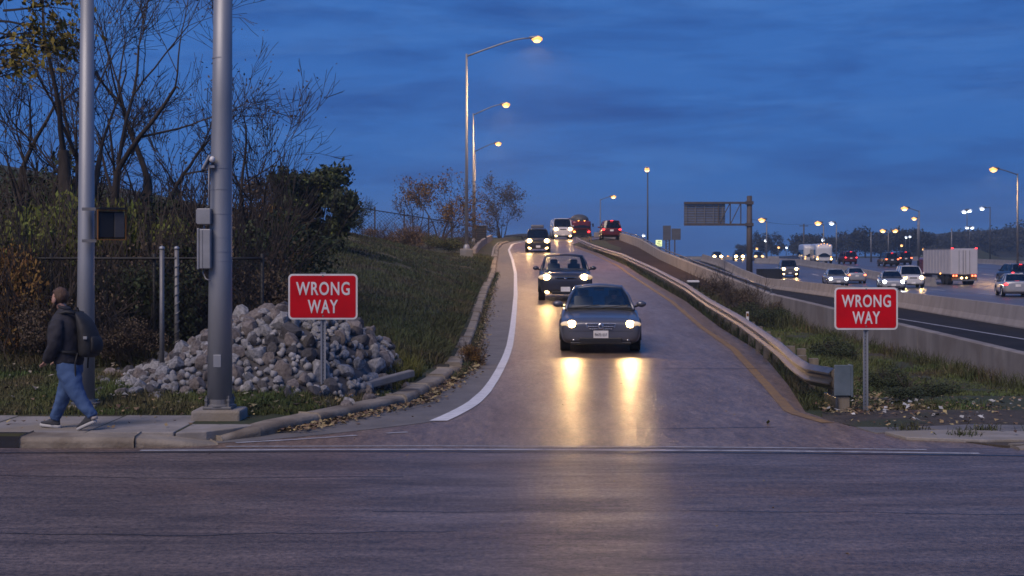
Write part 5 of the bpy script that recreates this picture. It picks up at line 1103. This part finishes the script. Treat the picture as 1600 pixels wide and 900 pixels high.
SH = [('orange',0,12,23.0,1.1,1.9,'rusty orange shrub at the far left behind the walking person'),('brown',0,52,22.6,1.0,1.2,'low brown shrub just left of the walking person'),('lime',0,85,25.5,1.6,2.4,'yellow green leafy shrub above the walking person'),('lime',1,50,27,1.5,2.5,'dim yellow green shrub at the left edge behind the orange one'),
 ('twiggy',0,175,24.2,1.4,2.0,'bare twiggy shrub right of the slender pole'),('dark',0,215,24.6,1.5,2.0,'dark leafy shrub tangled in the fence left of the bare posts'),('lime',0,205,26.2,1.3,2.5,'yellow green sprig shrub beside the pedestrian signal'),('twiggy',1,250,25.0,1.4,2.0,'bare twiggy shrub between the two fence posts'),('brown',1,300,25.4,1.5,1.9,'brown shrub behind the control cabinet'),
 ('dark',1,330,26.5,1.6,2.0,'dark shrub behind the thick signal pole'),('twiggy',0,385,25.0,1.2,1.7,'twiggy shrub behind the dark fence panel'),('dark',0,20,29,2.2,2.2,'broad dark shrub at the far left under the leaning tree'),('brown',0,110,29.5,2.2,2.0,'tall brown brush under the forked tree'),('brown',1,180,30,2.2,2.0,'tall brown brush left of the pedestrian signal top'),
 ('dark',1,250,31,2.4,2.2,'large dark shrub under the spreading bare tree'),('brown',0,310,32,2.2,2.3,'tall tangled brown brush left of the thick pole'),('dark',0,385,34,2.2,2.2,'dark shrub right of the thick pole on the slope'),('orange',1,425,38,1.8,2.6,'orange brown shrub left of the dense evergreen'),('twiggy',1,140,23.2,1.0,1.2,'low twiggy shrub at the foot of the slender pole'),('brown',1,195,22.4,.8,.8,'small dry brown shrub left of the rocks'),
 ('brown',0,440,29,.9,.7,'dry weedy brown shrub above the rock pile crest'),('dark',1,480,33,.9,.6,'small dark shrub on the grass above the left sign'),('brown',1,470,27,.8,.5,'flat brown weedy shrub directly behind the left sign'),('dark',0,150,34,2.6,2.4,'big dark brush mass between the forked tree and the leaning tree'),('dark',1,60,35,2.8,2.8,'big dark brush mass at the left skyline'),('twiggy',0,30,24.5,1.3,2.0,'bare twiggy shrub beside the rusty orange one'),
 ('twiggy',1,350,30,1.8,2.4,'tall bare twigs shrub rising by the antenna'),('brown',0,395,28.5,1.2,1.3,'brown shrub over the end of the dark fence'),('dark',0,690,86,1.6,1.3,'round dark shrub left of the nearest ramp lamp block'),('brown',1,640,90,2.2,1.6,'brown brush along the crest fence'),('brown',0,600,92,2.0,1.4,'brown brush left along the crest fence'),('dark',1,548,72,1.6,1.6,'dark shrub at the right foot of the dense evergreen'),
 ('twiggy',0,720,100,1.5,1.4,'bare shrub between the first two ramp lamps'),('orange',0,742,28.5,.45,.5,'small orange weed shrub at the kerb edge'),('brown',1,1120,58,1.5,1.2,'dry brush where the parapet meets the wall'),('brown',0,1165,54,1.3,1.1,'dry brush at the near end of the parapet'),('dark',0,1195,50,1.2,.9,'dark weedy shrub against the wall start'),('dark',1,1385,25.5,.8,.5,'low dark shrub right of the right sign post'),('dark',0,1440,23,.8,.4,'low green shrub in the middle of the right verge'),('dark',1,1300,34,1.0,.6,'low dark shrub behind the guard rail blocks')]
for a in SH: shrub(*a)
# dense evergreen on the bank
g = gp(478, 55); t = thing('leafy_tree', 'dense dark evergreen bushy tree on the bank above the left sign', 'tree', g)
random.seed(3); bl = [(random.gauss(0,.75), random.gauss(0,.6), random.uniform(.5,2.7), random.uniform(.35,.62), random.uniform(.3,.5)) for _ in range(26)]
fm = shrub_mesh('foliage', bl, 9000, .13, .3); link('foliage', fm, MT['dark_leaf'], t); fm2 = shrub_mesh('foliage', bl[:9], 800, .12, .3); link('pale_foliage', fm2, MT['lime_leaf'], t); link('stem', stems_mesh(9, 2.6, .03, 1.0, 71), MT['bark'], t)
g = gp(440, 56); t = thing('leafy_tree', 'brownish bushy tree left of the dense evergreen', 'tree', g)
bl = [(random.gauss(0,.8), random.gauss(0,.6), random.uniform(.4,2.2), random.uniform(.3,.55), random.uniform(.3,.45)) for _ in range(16)]
link('foliage', shrub_mesh('foliage', bl, 2600, .11, .2), MT['brown_leaf'], t); link('stem', stems_mesh(12, 2.4, .03, 1.0, 72, True), MT['bark'], t)
tree('small_tree', 'orange brown bushy tree just left of the nearest ramp lamp', gp(688,108), [(2.2,.10,.15,0),(2.0,.08,-.4,0),(1.9,.07,.55,0)], 5, 'orange_leaf', 2600, .11, .75, .04, group='small trees along the crest', kids=(2,3), rmin=.012, seed=31, jit=.3)
tree('small_tree', 'sparser brown tree left of the orange one on the crest', gp(650,112), [(1.9,.09,-.3,0),(1.7,.08,.3,0)], 5, 'brown_leaf', 1300, .11, .75, .04, group='small trees along the crest', kids=(2,3), rmin=.012, seed=32, jit=.3)
tree('small_tree', 'reddish bare round tree right of the three ramp lamps', gp(783,150), [(2.6,.14,0,0),(2.2,.09,.16,0),(2.2,.09,-.18,0)], 5, 'brown_leaf', 2200, .13, .9, .03, group='small trees along the crest', kids=(2,3), rmin=.016, seed=33, jit=.35)
# wooded hill and far trees on the right
def far_tree(label, px, Y, H, w, seed):
    g = ((px-800)*Y/F, Y, hz((px-800)*Y/F, Y)); t = thing('far_tree', label, 'tree', g, group='far trees beyond the highway'); random.seed(seed)
    bl = [(random.gauss(0,w*.30), random.gauss(0,w*.3), H*random.uniform(.3,.82), w*random.uniform(.16,.30), H*random.uniform(.12,.22)) for _ in range(16)]
    link('crown', shrub_mesh('crown', bl, 2600, w*.06), MT['far_leaf'], t); MB().tube([(0,0,-.5),(0,0,H*.6)], [w*.03,w*.015], 6).build('trunk', MT['bark'], t)
for a in (('round dark tree behind the left coach',1262,430,7.5,9,1),('round dark tree behind the dark utility pole',1247,440,6,7,2),('dark tree beyond the white lamp right of the coaches',1296,440,6.5,8,3),('broad dark tree left of the twin head mast',1352,440,9,10,4),('dark tree right of the twin head mast',1376,450,8,8,5),('dark tree under the lamps before the hill',1408,430,8,10,6),('brown dark tree left of the box truck roof',1432,420,9,9,7),
          ('low far tree behind the gantry column',1162,520,5,5,8),('narrow far tree right of the column by the lamp',1192,430,8,5,11),('narrow dark tree further right of the column',1205,440,7,5,12)): far_tree(*a)
HX = [1400,1430,1460,1490,1520,1550,1580,1620,1700,2000,2300]; HT = [380,370,366,360,357,353,346,338,330,345,372]
C = []
for _ in range(1300):
    px = random.uniform(1425,2260); Y = random.uniform(470,560); top = zat(float(np.interp(px,HX,HT)), 515)-2; C.append(((px-800)*Y/F, Y, top*random.uniform(.1,.93), random.uniform(2.0,4.2), random.uniform(1.4,2.6)))
tag(link('wooded_hill', shrub_mesh('wooded_hill', C, 95000, .75), MT['far_leaf']), kind='stuff')
b = MB()
for i in range(19):
    px = 1420+48*i; x = (px-800)*520/F; top = max(1, zat(float(np.interp(px,HX,HT)),520)*.80-1)
    b.v += [(x,470,.5),(x,500,top*.7),(x,530,top),(x,640,top)]
for i in range(18):
    for j in range(3): k = i*4+j; b.f.append((k,k+4,k+5,k+1))
tag(b.build('hill', MT['far_leaf'], smooth=True), kind='structure')
o = sheet('grass_slope', [((px-800)*330/F, 330, 1.0) for px in (1420,1470,1530,1590)], [((px-800)*345/F, 345, z) for px, z in ((1420,1.8),(1470,3.3),(1530,3.8),(1565,1.6))], MT['hill_ground'])
# hazy town skyline low behind the parapet
for k, (px, w, hh) in enumerate(((1085,4,5),(1100,3,7),(1124,5,9),(1145,6,8),(1166,7,11),(1200,9,9))):
    p = at(px, 400, 700); 
# ------------------------------------------------------------------ person walking left
def skin(name, chains, mat, parent=None, sub=2, root=0):
    """chains: list of lists of (x,y,z,rx[,ry]); the first point of a later chain may be an index tuple ('@', chain, i)"""
    vs = []; es = []; rad = []; idx = {}
    for ci, ch in enumerate(chains):
        prev = None
        for pi, p in enumerate(ch):
            if p[0] == '@': prev = idx[(p[1], p[2])]; continue
            idx[(ci, pi)] = len(vs); vs.append(p[:3]); rad.append((p[3], p[4] if len(p) > 4 else p[3]))
            if prev is not None: es.append((prev, idx[(ci, pi)]))
            prev = idx[(ci, pi)]
    me = bpy.data.meshes.new(name); me.from_pydata(vs, es, []); me.update(); o = bpy.data.objects.new(name, me); COL.objects.link(o)
    sk = o.modifiers.new('skin', 'SKIN'); sk.use_smooth_shade = True; sk.branch_smoothing = .4
    if not me.skin_vertices: 
        bpy.context.view_layer.objects.active = o
    for i, s in enumerate(me.skin_vertices[0].data): s.radius = rad[i]; s.use_root = (i == root)
    sb = o.modifiers.new('sub', 'SUBSURF'); sb.levels = sub; sb.render_levels = sub
    dg = bpy.context.evaluated_depsgraph_get(); m2 = bpy.data.meshes.new_from_object(o.evaluated_get(dg)); bpy.data.objects.remove(o); m2.name = name; m2.materials.clear()
    return link(name, m2, mat, parent, smooth=True)
mk('skin', (.42,.25,.19), (.36,.20,.15), rough=.55, scale=12)
mk('hair', (.105,.058,.035), (.045,.025,.016), rough=.7, scale=30, stretch=(1,1,.3), bump=.6, bscale=60)
mk('beard', (.055,.034,.024), rough=.9)
mk('jacket', (.017,.018,.026), (.024,.024,.034), rough=.85, scale=5, bump=.5, bscale=9)
mk('jacket_grey', (.045,.042,.045), (.035,.033,.036), rough=.85, scale=5, bump=.5, bscale=9)
mk('denim', (.034,.074,.18), (.065,.125,.26), rough=.85, scale=4, bump=.45, bscale=14, lo=.3, hi=.75)
mk('pack', (.010,.011,.014), (.016,.017,.020), rough=.7, scale=4, bump=.35, bscale=10)
mk('shoe', (.030,.032,.040), rough=.7); mk('sole', (.42,.42,.42), rough=.7); mk('sock', (.30,.27,.26), rough=.9)
GX, GY, GZ = -5.30, 17.05, .13
pe = thing('person', 'person walking left in dark jacket and blue jeans, head lowered, wearing a backpack', 'person', (GX, GY, GZ))
# local axes: -x is where the person walks, -y is towards the street; left side of the body is at -y
hip = (0.0, 0, .84)
lf = dict(hip=(.03,-.10,.80), knee=(.13,-.09,.45), ank=(.315,-.08,.155))     # left leg pushing off behind
rf = dict(hip=(-.03,.09,.80), knee=(-.10,.08,.44), ank=(-.205,.07,.10))       # right leg planted in front
sh = (-.045,0,1.33)
body = skin('body', [
  [(0,0,.86,.08),(-.01,0,1.0,.09),(-.03,0,1.17,.11),(-.045,0,1.31,.09),(-.06,0,1.39,.058),(-.10,0,1.45,.052),(-.145,0,1.525,.078,.082),(-.155,0,1.59,.088,.086),(-.15,0,1.643,.070,.068)],
  [('@',0,0),(.03,-.09,.80,.06),(.13,-.09,.45,.045),(.345,-.08,.17,.034),(.31,-.08,.075,.033)],
  [('@',0,0),(-.03,.08,.80,.06),(-.10,.08,.44,.045),(-.24,.07,.11,.034),(-.30,.07,.05,.033)],
  [('@',0,3),(-.05,-.18,1.28,.042),(-.03,-.255,1.05,.036),(-.16,-.20,.86,.030),(-.21,-.165,.83,.032,.02),(-.245,-.14,.80,.028,.016)],
  [('@',3,5),(-.285,-.155,.775,.010),(-.315,-.15,.755,.008)],
  [('@',3,5),(-.29,-.135,.765,.010),(-.325,-.125,.74,.008)],
  [('@',3,5),(-.285,-.115,.765,.010),(-.318,-.105,.742,.008)],
  [('@',3,5),(-.275,-.10,.77,.009),(-.30,-.09,.752,.007)],
  [('@',3,4),(-.225,-.145,.795,.011),(-.25,-.13,.765,.009)],
  [('@',0,3),(-.05,.18,1.28,.042),(-.06,.25,1.06,.036),(-.18,.18,.87,.030),(-.225,.15,.84,.032,.02),(-.255,.125,.81,.028,.016)],
  [('@',9,5),(-.29,.14,.785,.010),(-.32,.135,.765,.008)],
  [('@',9,5),(-.295,.12,.775,.010),(-.33,.11,.75,.008)],
  [('@',9,5),(-.29,.10,.775,.010),(-.322,.09,.752,.008)],
  [('@',9,5),(-.28,.088,.78,.009),(-.305,.078,.762,.007)],
  [('@',9,4),(-.235,.13,.80,.011),(-.26,.115,.775,.009)],
  [('@',0,6),(-.212,0,1.530,.020),(-.245,0,1.512,.011)],
  [('@',0,6),(-.20,0,1.482,.036),(-.212,0,1.462,.024)],
], MT['skin'], pe)
def loft_rings(rings, n=20):
    b = MB()
    for (x,y,z,rx,ry,tilt) in rings:
        for k in range(n):
            a = 2*PI*k/n; px_, py_ = rx*math.cos(a), ry*math.sin(a); b.v.append((x+px_*math.cos(tilt), y+py_, z+px_*math.sin(tilt)))
    for i in range(len(rings)-1):
        for k in range(n): b.f.append((i*n+k, i*n+(k+1)%n, (i+1)*n+(k+1)%n, (i+1)*n+k))
    b.f += [tuple(range(n-1,-1,-1)), tuple((len(rings)-1)*n+k for k in range(n))]; return b
jk = loft_rings([(-.01,0,.775,.155,.19,.05),(-.01,0,.80,.17,.205,.05),(-.015,0,.86,.17,.21,.05),(-.02,0,.98,.178,.215,.03),(-.03,0,1.12,.185,.23,0),(-.045,0,1.25,.175,.24,-.05),(-.05,0,1.335,.14,.215,-.12),(-.055,0,1.385,.10,.13,-.2),(-.06,0,1.425,.082,.085,-.25),(-.072,0,1.455,.078,.078,-.3)]).build('jacket', MT['jacket'], pe, smooth=True, sub=2); crumple(jk, .13, .035)
loft_rings([(-.01,0,.760,.150,.185,.05),(-.01,0,.80,.158,.193,.05)]).build('jacket_hem', MT['pack'], jk, smooth=True)
loft_rings([(-.066,0,1.425,.088,.090,-.28),(-.075,0,1.465,.083,.083,-.3),(-.07,0,1.475,.07,.07,-.3)]).build('collar', MT['jacket'], jk, smooth=True, sub=1)
for s, pts in ((-1,[(-.05,-.16,1.315,.095),(-.045,-.225,1.22,.100),(-.03,-.255,1.06,.094),(-.09,-.24,.94,.084),(-.175,-.195,.85,.070),(-.20,-.175,.832,.066)]),(1,[(-.05,.16,1.315,.095),(-.055,.225,1.22,.100),(-.06,.25,1.07,.094),(-.12,.22,.95,.084),(-.19,.175,.86,.070),(-.215,.155,.845,.066)])):
    sl = skin('sleeve', [pts], MT['jacket'], pe, sub=3); crumple(sl, .09, .04); MB().tube([Vector(pts[-2][:3]), Vector(pts[-1][:3])], [.052,.052], 12).build('cuff', MT['pack'], sl, smooth=True)
tr = skin('trousers', [[(0,0,.90,.15,.18),(0,0,.80,.17,.19)],
  [('@',0,1),(.03,-.09,.71,.165),(.08,-.095,.58,.135),(.135,-.09,.44,.108),(.24,-.085,.30,.086),(.34,-.08,.185,.070),(.362,-.08,.155,.064)],
  [('@',0,1),(-.03,.09,.71,.16),(-.065,.09,.58,.132),(-.10,.08,.44,.106),(-.175,.075,.28,.086),(-.24,.07,.12,.070),(-.248,.07,.085,.064)]], MT['denim'], pe, sub=3); crumple(tr, .075, .034)
MB().tube([(.368,-.08,.165),(.376,-.08,.13)],[.040,.042],10).build('sock', MT['sock'], pe, smooth=True)
def shoe(loc, pitch):
    # toe towards -x
    t = bpy.data.objects.new('shoe', None); COL.objects.link(t); t.parent = pe; t.location = loc; t.rotation_euler = (0, pitch, 0)
    up = loft_rings([(.0,0,.015,.135,.046,0),(-.005,0,.035,.138,.048,0),(.0,0,.055,.125,.046,.05),(.04,0,.078,.085,.043,.18),(.065,0,.100,.055,.040,.15),(.072,0,.115,.046,.038,.1)], 18)
    o = up.build('upper', MT['shoe'], t, smooth=True, sub=1)
    loft_rings([(-.0,0,-.012,.136,.044,0),(-.002,0,-.006,.145,.050,0),(-.002,0,.016,.146,.051,0),(0,0,.022,.138,.047,0)], 18).build('sole', MT['sole'], t, smooth=True)
    b = MB()
    for k in range(4): b.box((-.035+.022*k,0,.075+.009*k),(.008,.06,.006), ry=R(-22))
    tag(b.build('laces', MT['sole'], t), kind='stuff'); return t
shoe((.275,-.08,.055), R(-24)); shoe((-.305,.07,.014), R(4))
# hair, beard, ear
hb = MB().ellipsoid((-.096,0,1.600),(.104,.095,.108),24,18); hb.v = [(x+.012*mnoise.noise(Vector((x*30,y*30,z*30))), y+.010*mnoise.noise(Vector((x*30+9,y*30,z*30))), z+.014*mnoise.noise(Vector((x*28,y*28,z*20+5)))) if True else 0 for x,y,z in hb.v]
hb.v = [(x if z > 1.632+.3*max(0,-x-.15) else max(x, -.122), y, max(z, 1.487)) for x,y,z in hb.v]
hd = hb.build('hair', MT['hair'], pe, smooth=True); HO = (-.034, 0, -.012); hd.location = HO
brd = skin('beard', [[(-.115,-.062,1.53,.022),(-.145,-.050,1.487,.026),(-.172,-.018,1.470,.026),(-.172,.018,1.470,.026),(-.145,.050,1.487,.026),(-.115,.062,1.53,.022)]], MT['beard'], pe); brd.location = HO
for s in (-1,1):
    MB().ellipsoid((-.118,s*.094,1.555),(.022,.014,.034),10,8).build('ear', MT['skin'], body, smooth=True).location = HO; MB().ellipsoid((-.192,s*.034,1.572),(.010,.014,.008),8,6).build('eye', MT['beard'], body, smooth=True).location = HO; MB().ellipsoid((-.19,s*.036,1.595),(.014,.022,.006),8,6).build('eyebrow', MT['hair'], body, smooth=True).location = HO
MB().ellipsoid((-.196,0,1.503),(.010,.024,.006),8,6).build('mouth', MT['beard'], body, smooth=True).location = HO
pe.rotation_euler = (0,0,R(-14)); 
bp = thing('backpack', 'black backpack worn on the back of the walking person', 'backpack', (GX, GY, GZ), R(-14))
st_ = [(.235,0,.86,.085,.13,-.10),(.255,0,.90,.115,.155,-.12),(.262,0,1.02,.125,.165,-.12),(.245,0,1.16,.115,.165,-.15),(.205,0,1.29,.095,.150,-.25),(.155,0,1.375,.065,.115,-.4),(.12,0,1.40,.035,.08,-.5)]
loft_rings(st_).build('bag', MT['pack'], bp, smooth=True, sub=1)
loft_rings([(.345,0,.91,.03,.10,-.1),(.365,0,.96,.045,.125,-.1),(.36,0,1.06,.045,.125,-.15),(.335,0,1.13,.025,.10,-.2)]).build('pocket', MT['pack'], bp, smooth=True, sub=1)
for s in (-1,1):
    MB().tube([(.12,s*.09,1.385),(.02,s*.115,1.405),(-.10,s*.125,1.375),(-.185,s*.13,1.26),(-.205,s*.14,1.12),(-.14,s*.19,1.0),(.04,s*.205,.93),(.16,s*.14,.92)], [.022]*8, 6).build('strap', MT['pack'], bp, smooth=True)
    MB().tube([(.18,s*.13,.92),(.16,s*.15,.80),(.165,s*.15,.62),(.18,s*.14,.48)] if s < 0 else [(.18,.13,.92),(.16,.14,.82),(.155,.14,.72)], .010, 5).build('strap_end', MT['pack'], bp, smooth=True)
MB().tube([(.10,-.03,1.41),(.09,-.02,1.45),(.09,.02,1.45),(.10,.03,1.41)],.010,6).build('handle', MT['pack'], bp, smooth=True)
MB().box((.30,-.165,1.10),(.05,.012,.035)).build('badge', MT['galv'], bp, bevel=.004)

# driver of the first sedan
ca, sa_ = math.cos(R(-2.5)), math.sin(R(-2.5)); L0 = c1.location
dr = thing('person', 'driver in dark clothes sitting behind the wheel of the slate grey sedan', 'person', L0, R(-2.5))
skin('body', [[(.37,.28,.50,.13),(.37,.36,.75,.14),(.37,.38,.98,.13),(.37,.36,1.08,.055),(.37,.33,1.17,.085),(.37,.33,1.26,.08)],
  [('@',0,2),(.57,.30,.96,.06),(.60,.08,.80,.05),(.50,-.22,.92,.035),(.47,-.27,.95,.03)],[('@',0,2),(.17,.30,.96,.06),(.14,.08,.80,.05),(.24,-.22,.92,.035),(.27,-.27,.95,.03)]], MT['skin'], dr, sub=1)
loft_rings([(.37,.28,.48,.19,.15,0),(.37,.35,.75,.20,.15,0),(.37,.38,.95,.22,.14,0),(.37,.37,1.04,.14,.10,0),(.37,.36,1.09,.07,.07,0)]).build('jacket', MT['jacket_grey'], dr, smooth=True)
MB().ellipsoid((.37,.36,1.26),(.085,.09,.08),12,8).build('hair', MT['hair'], dr, smooth=True)
MB().lathe([(.175,-.012),(.19,0),(.175,.012)], (.37,-.30,.93), 20, 'Y').build('steering_wheel', MT['black_plastic'], c1, smooth=True)
# ------------------------------------------------------------------ evening haze
hzb = MB().box((0, 680, 22.5), (1810, 1450, 51)).build('haze', None); tag(hzb, kind='stuff')
hm = bpy.data.materials.new('haze'); hm.use_nodes = True; hn = hm.node_tree.nodes; hn.remove(hn['Principled BSDF'])
pv = hn.new('ShaderNodeVolumePrincipled'); pv.inputs['Color'].default_value = (.62, .80, 1, 1); pv.inputs['Density'].default_value = .0005; pv.inputs['Anisotropy'].default_value = .3
hm.node_tree.links.new(pv.outputs[0], hn['Material Output'].inputs['Volume']); hzb.data.materials.append(hm)
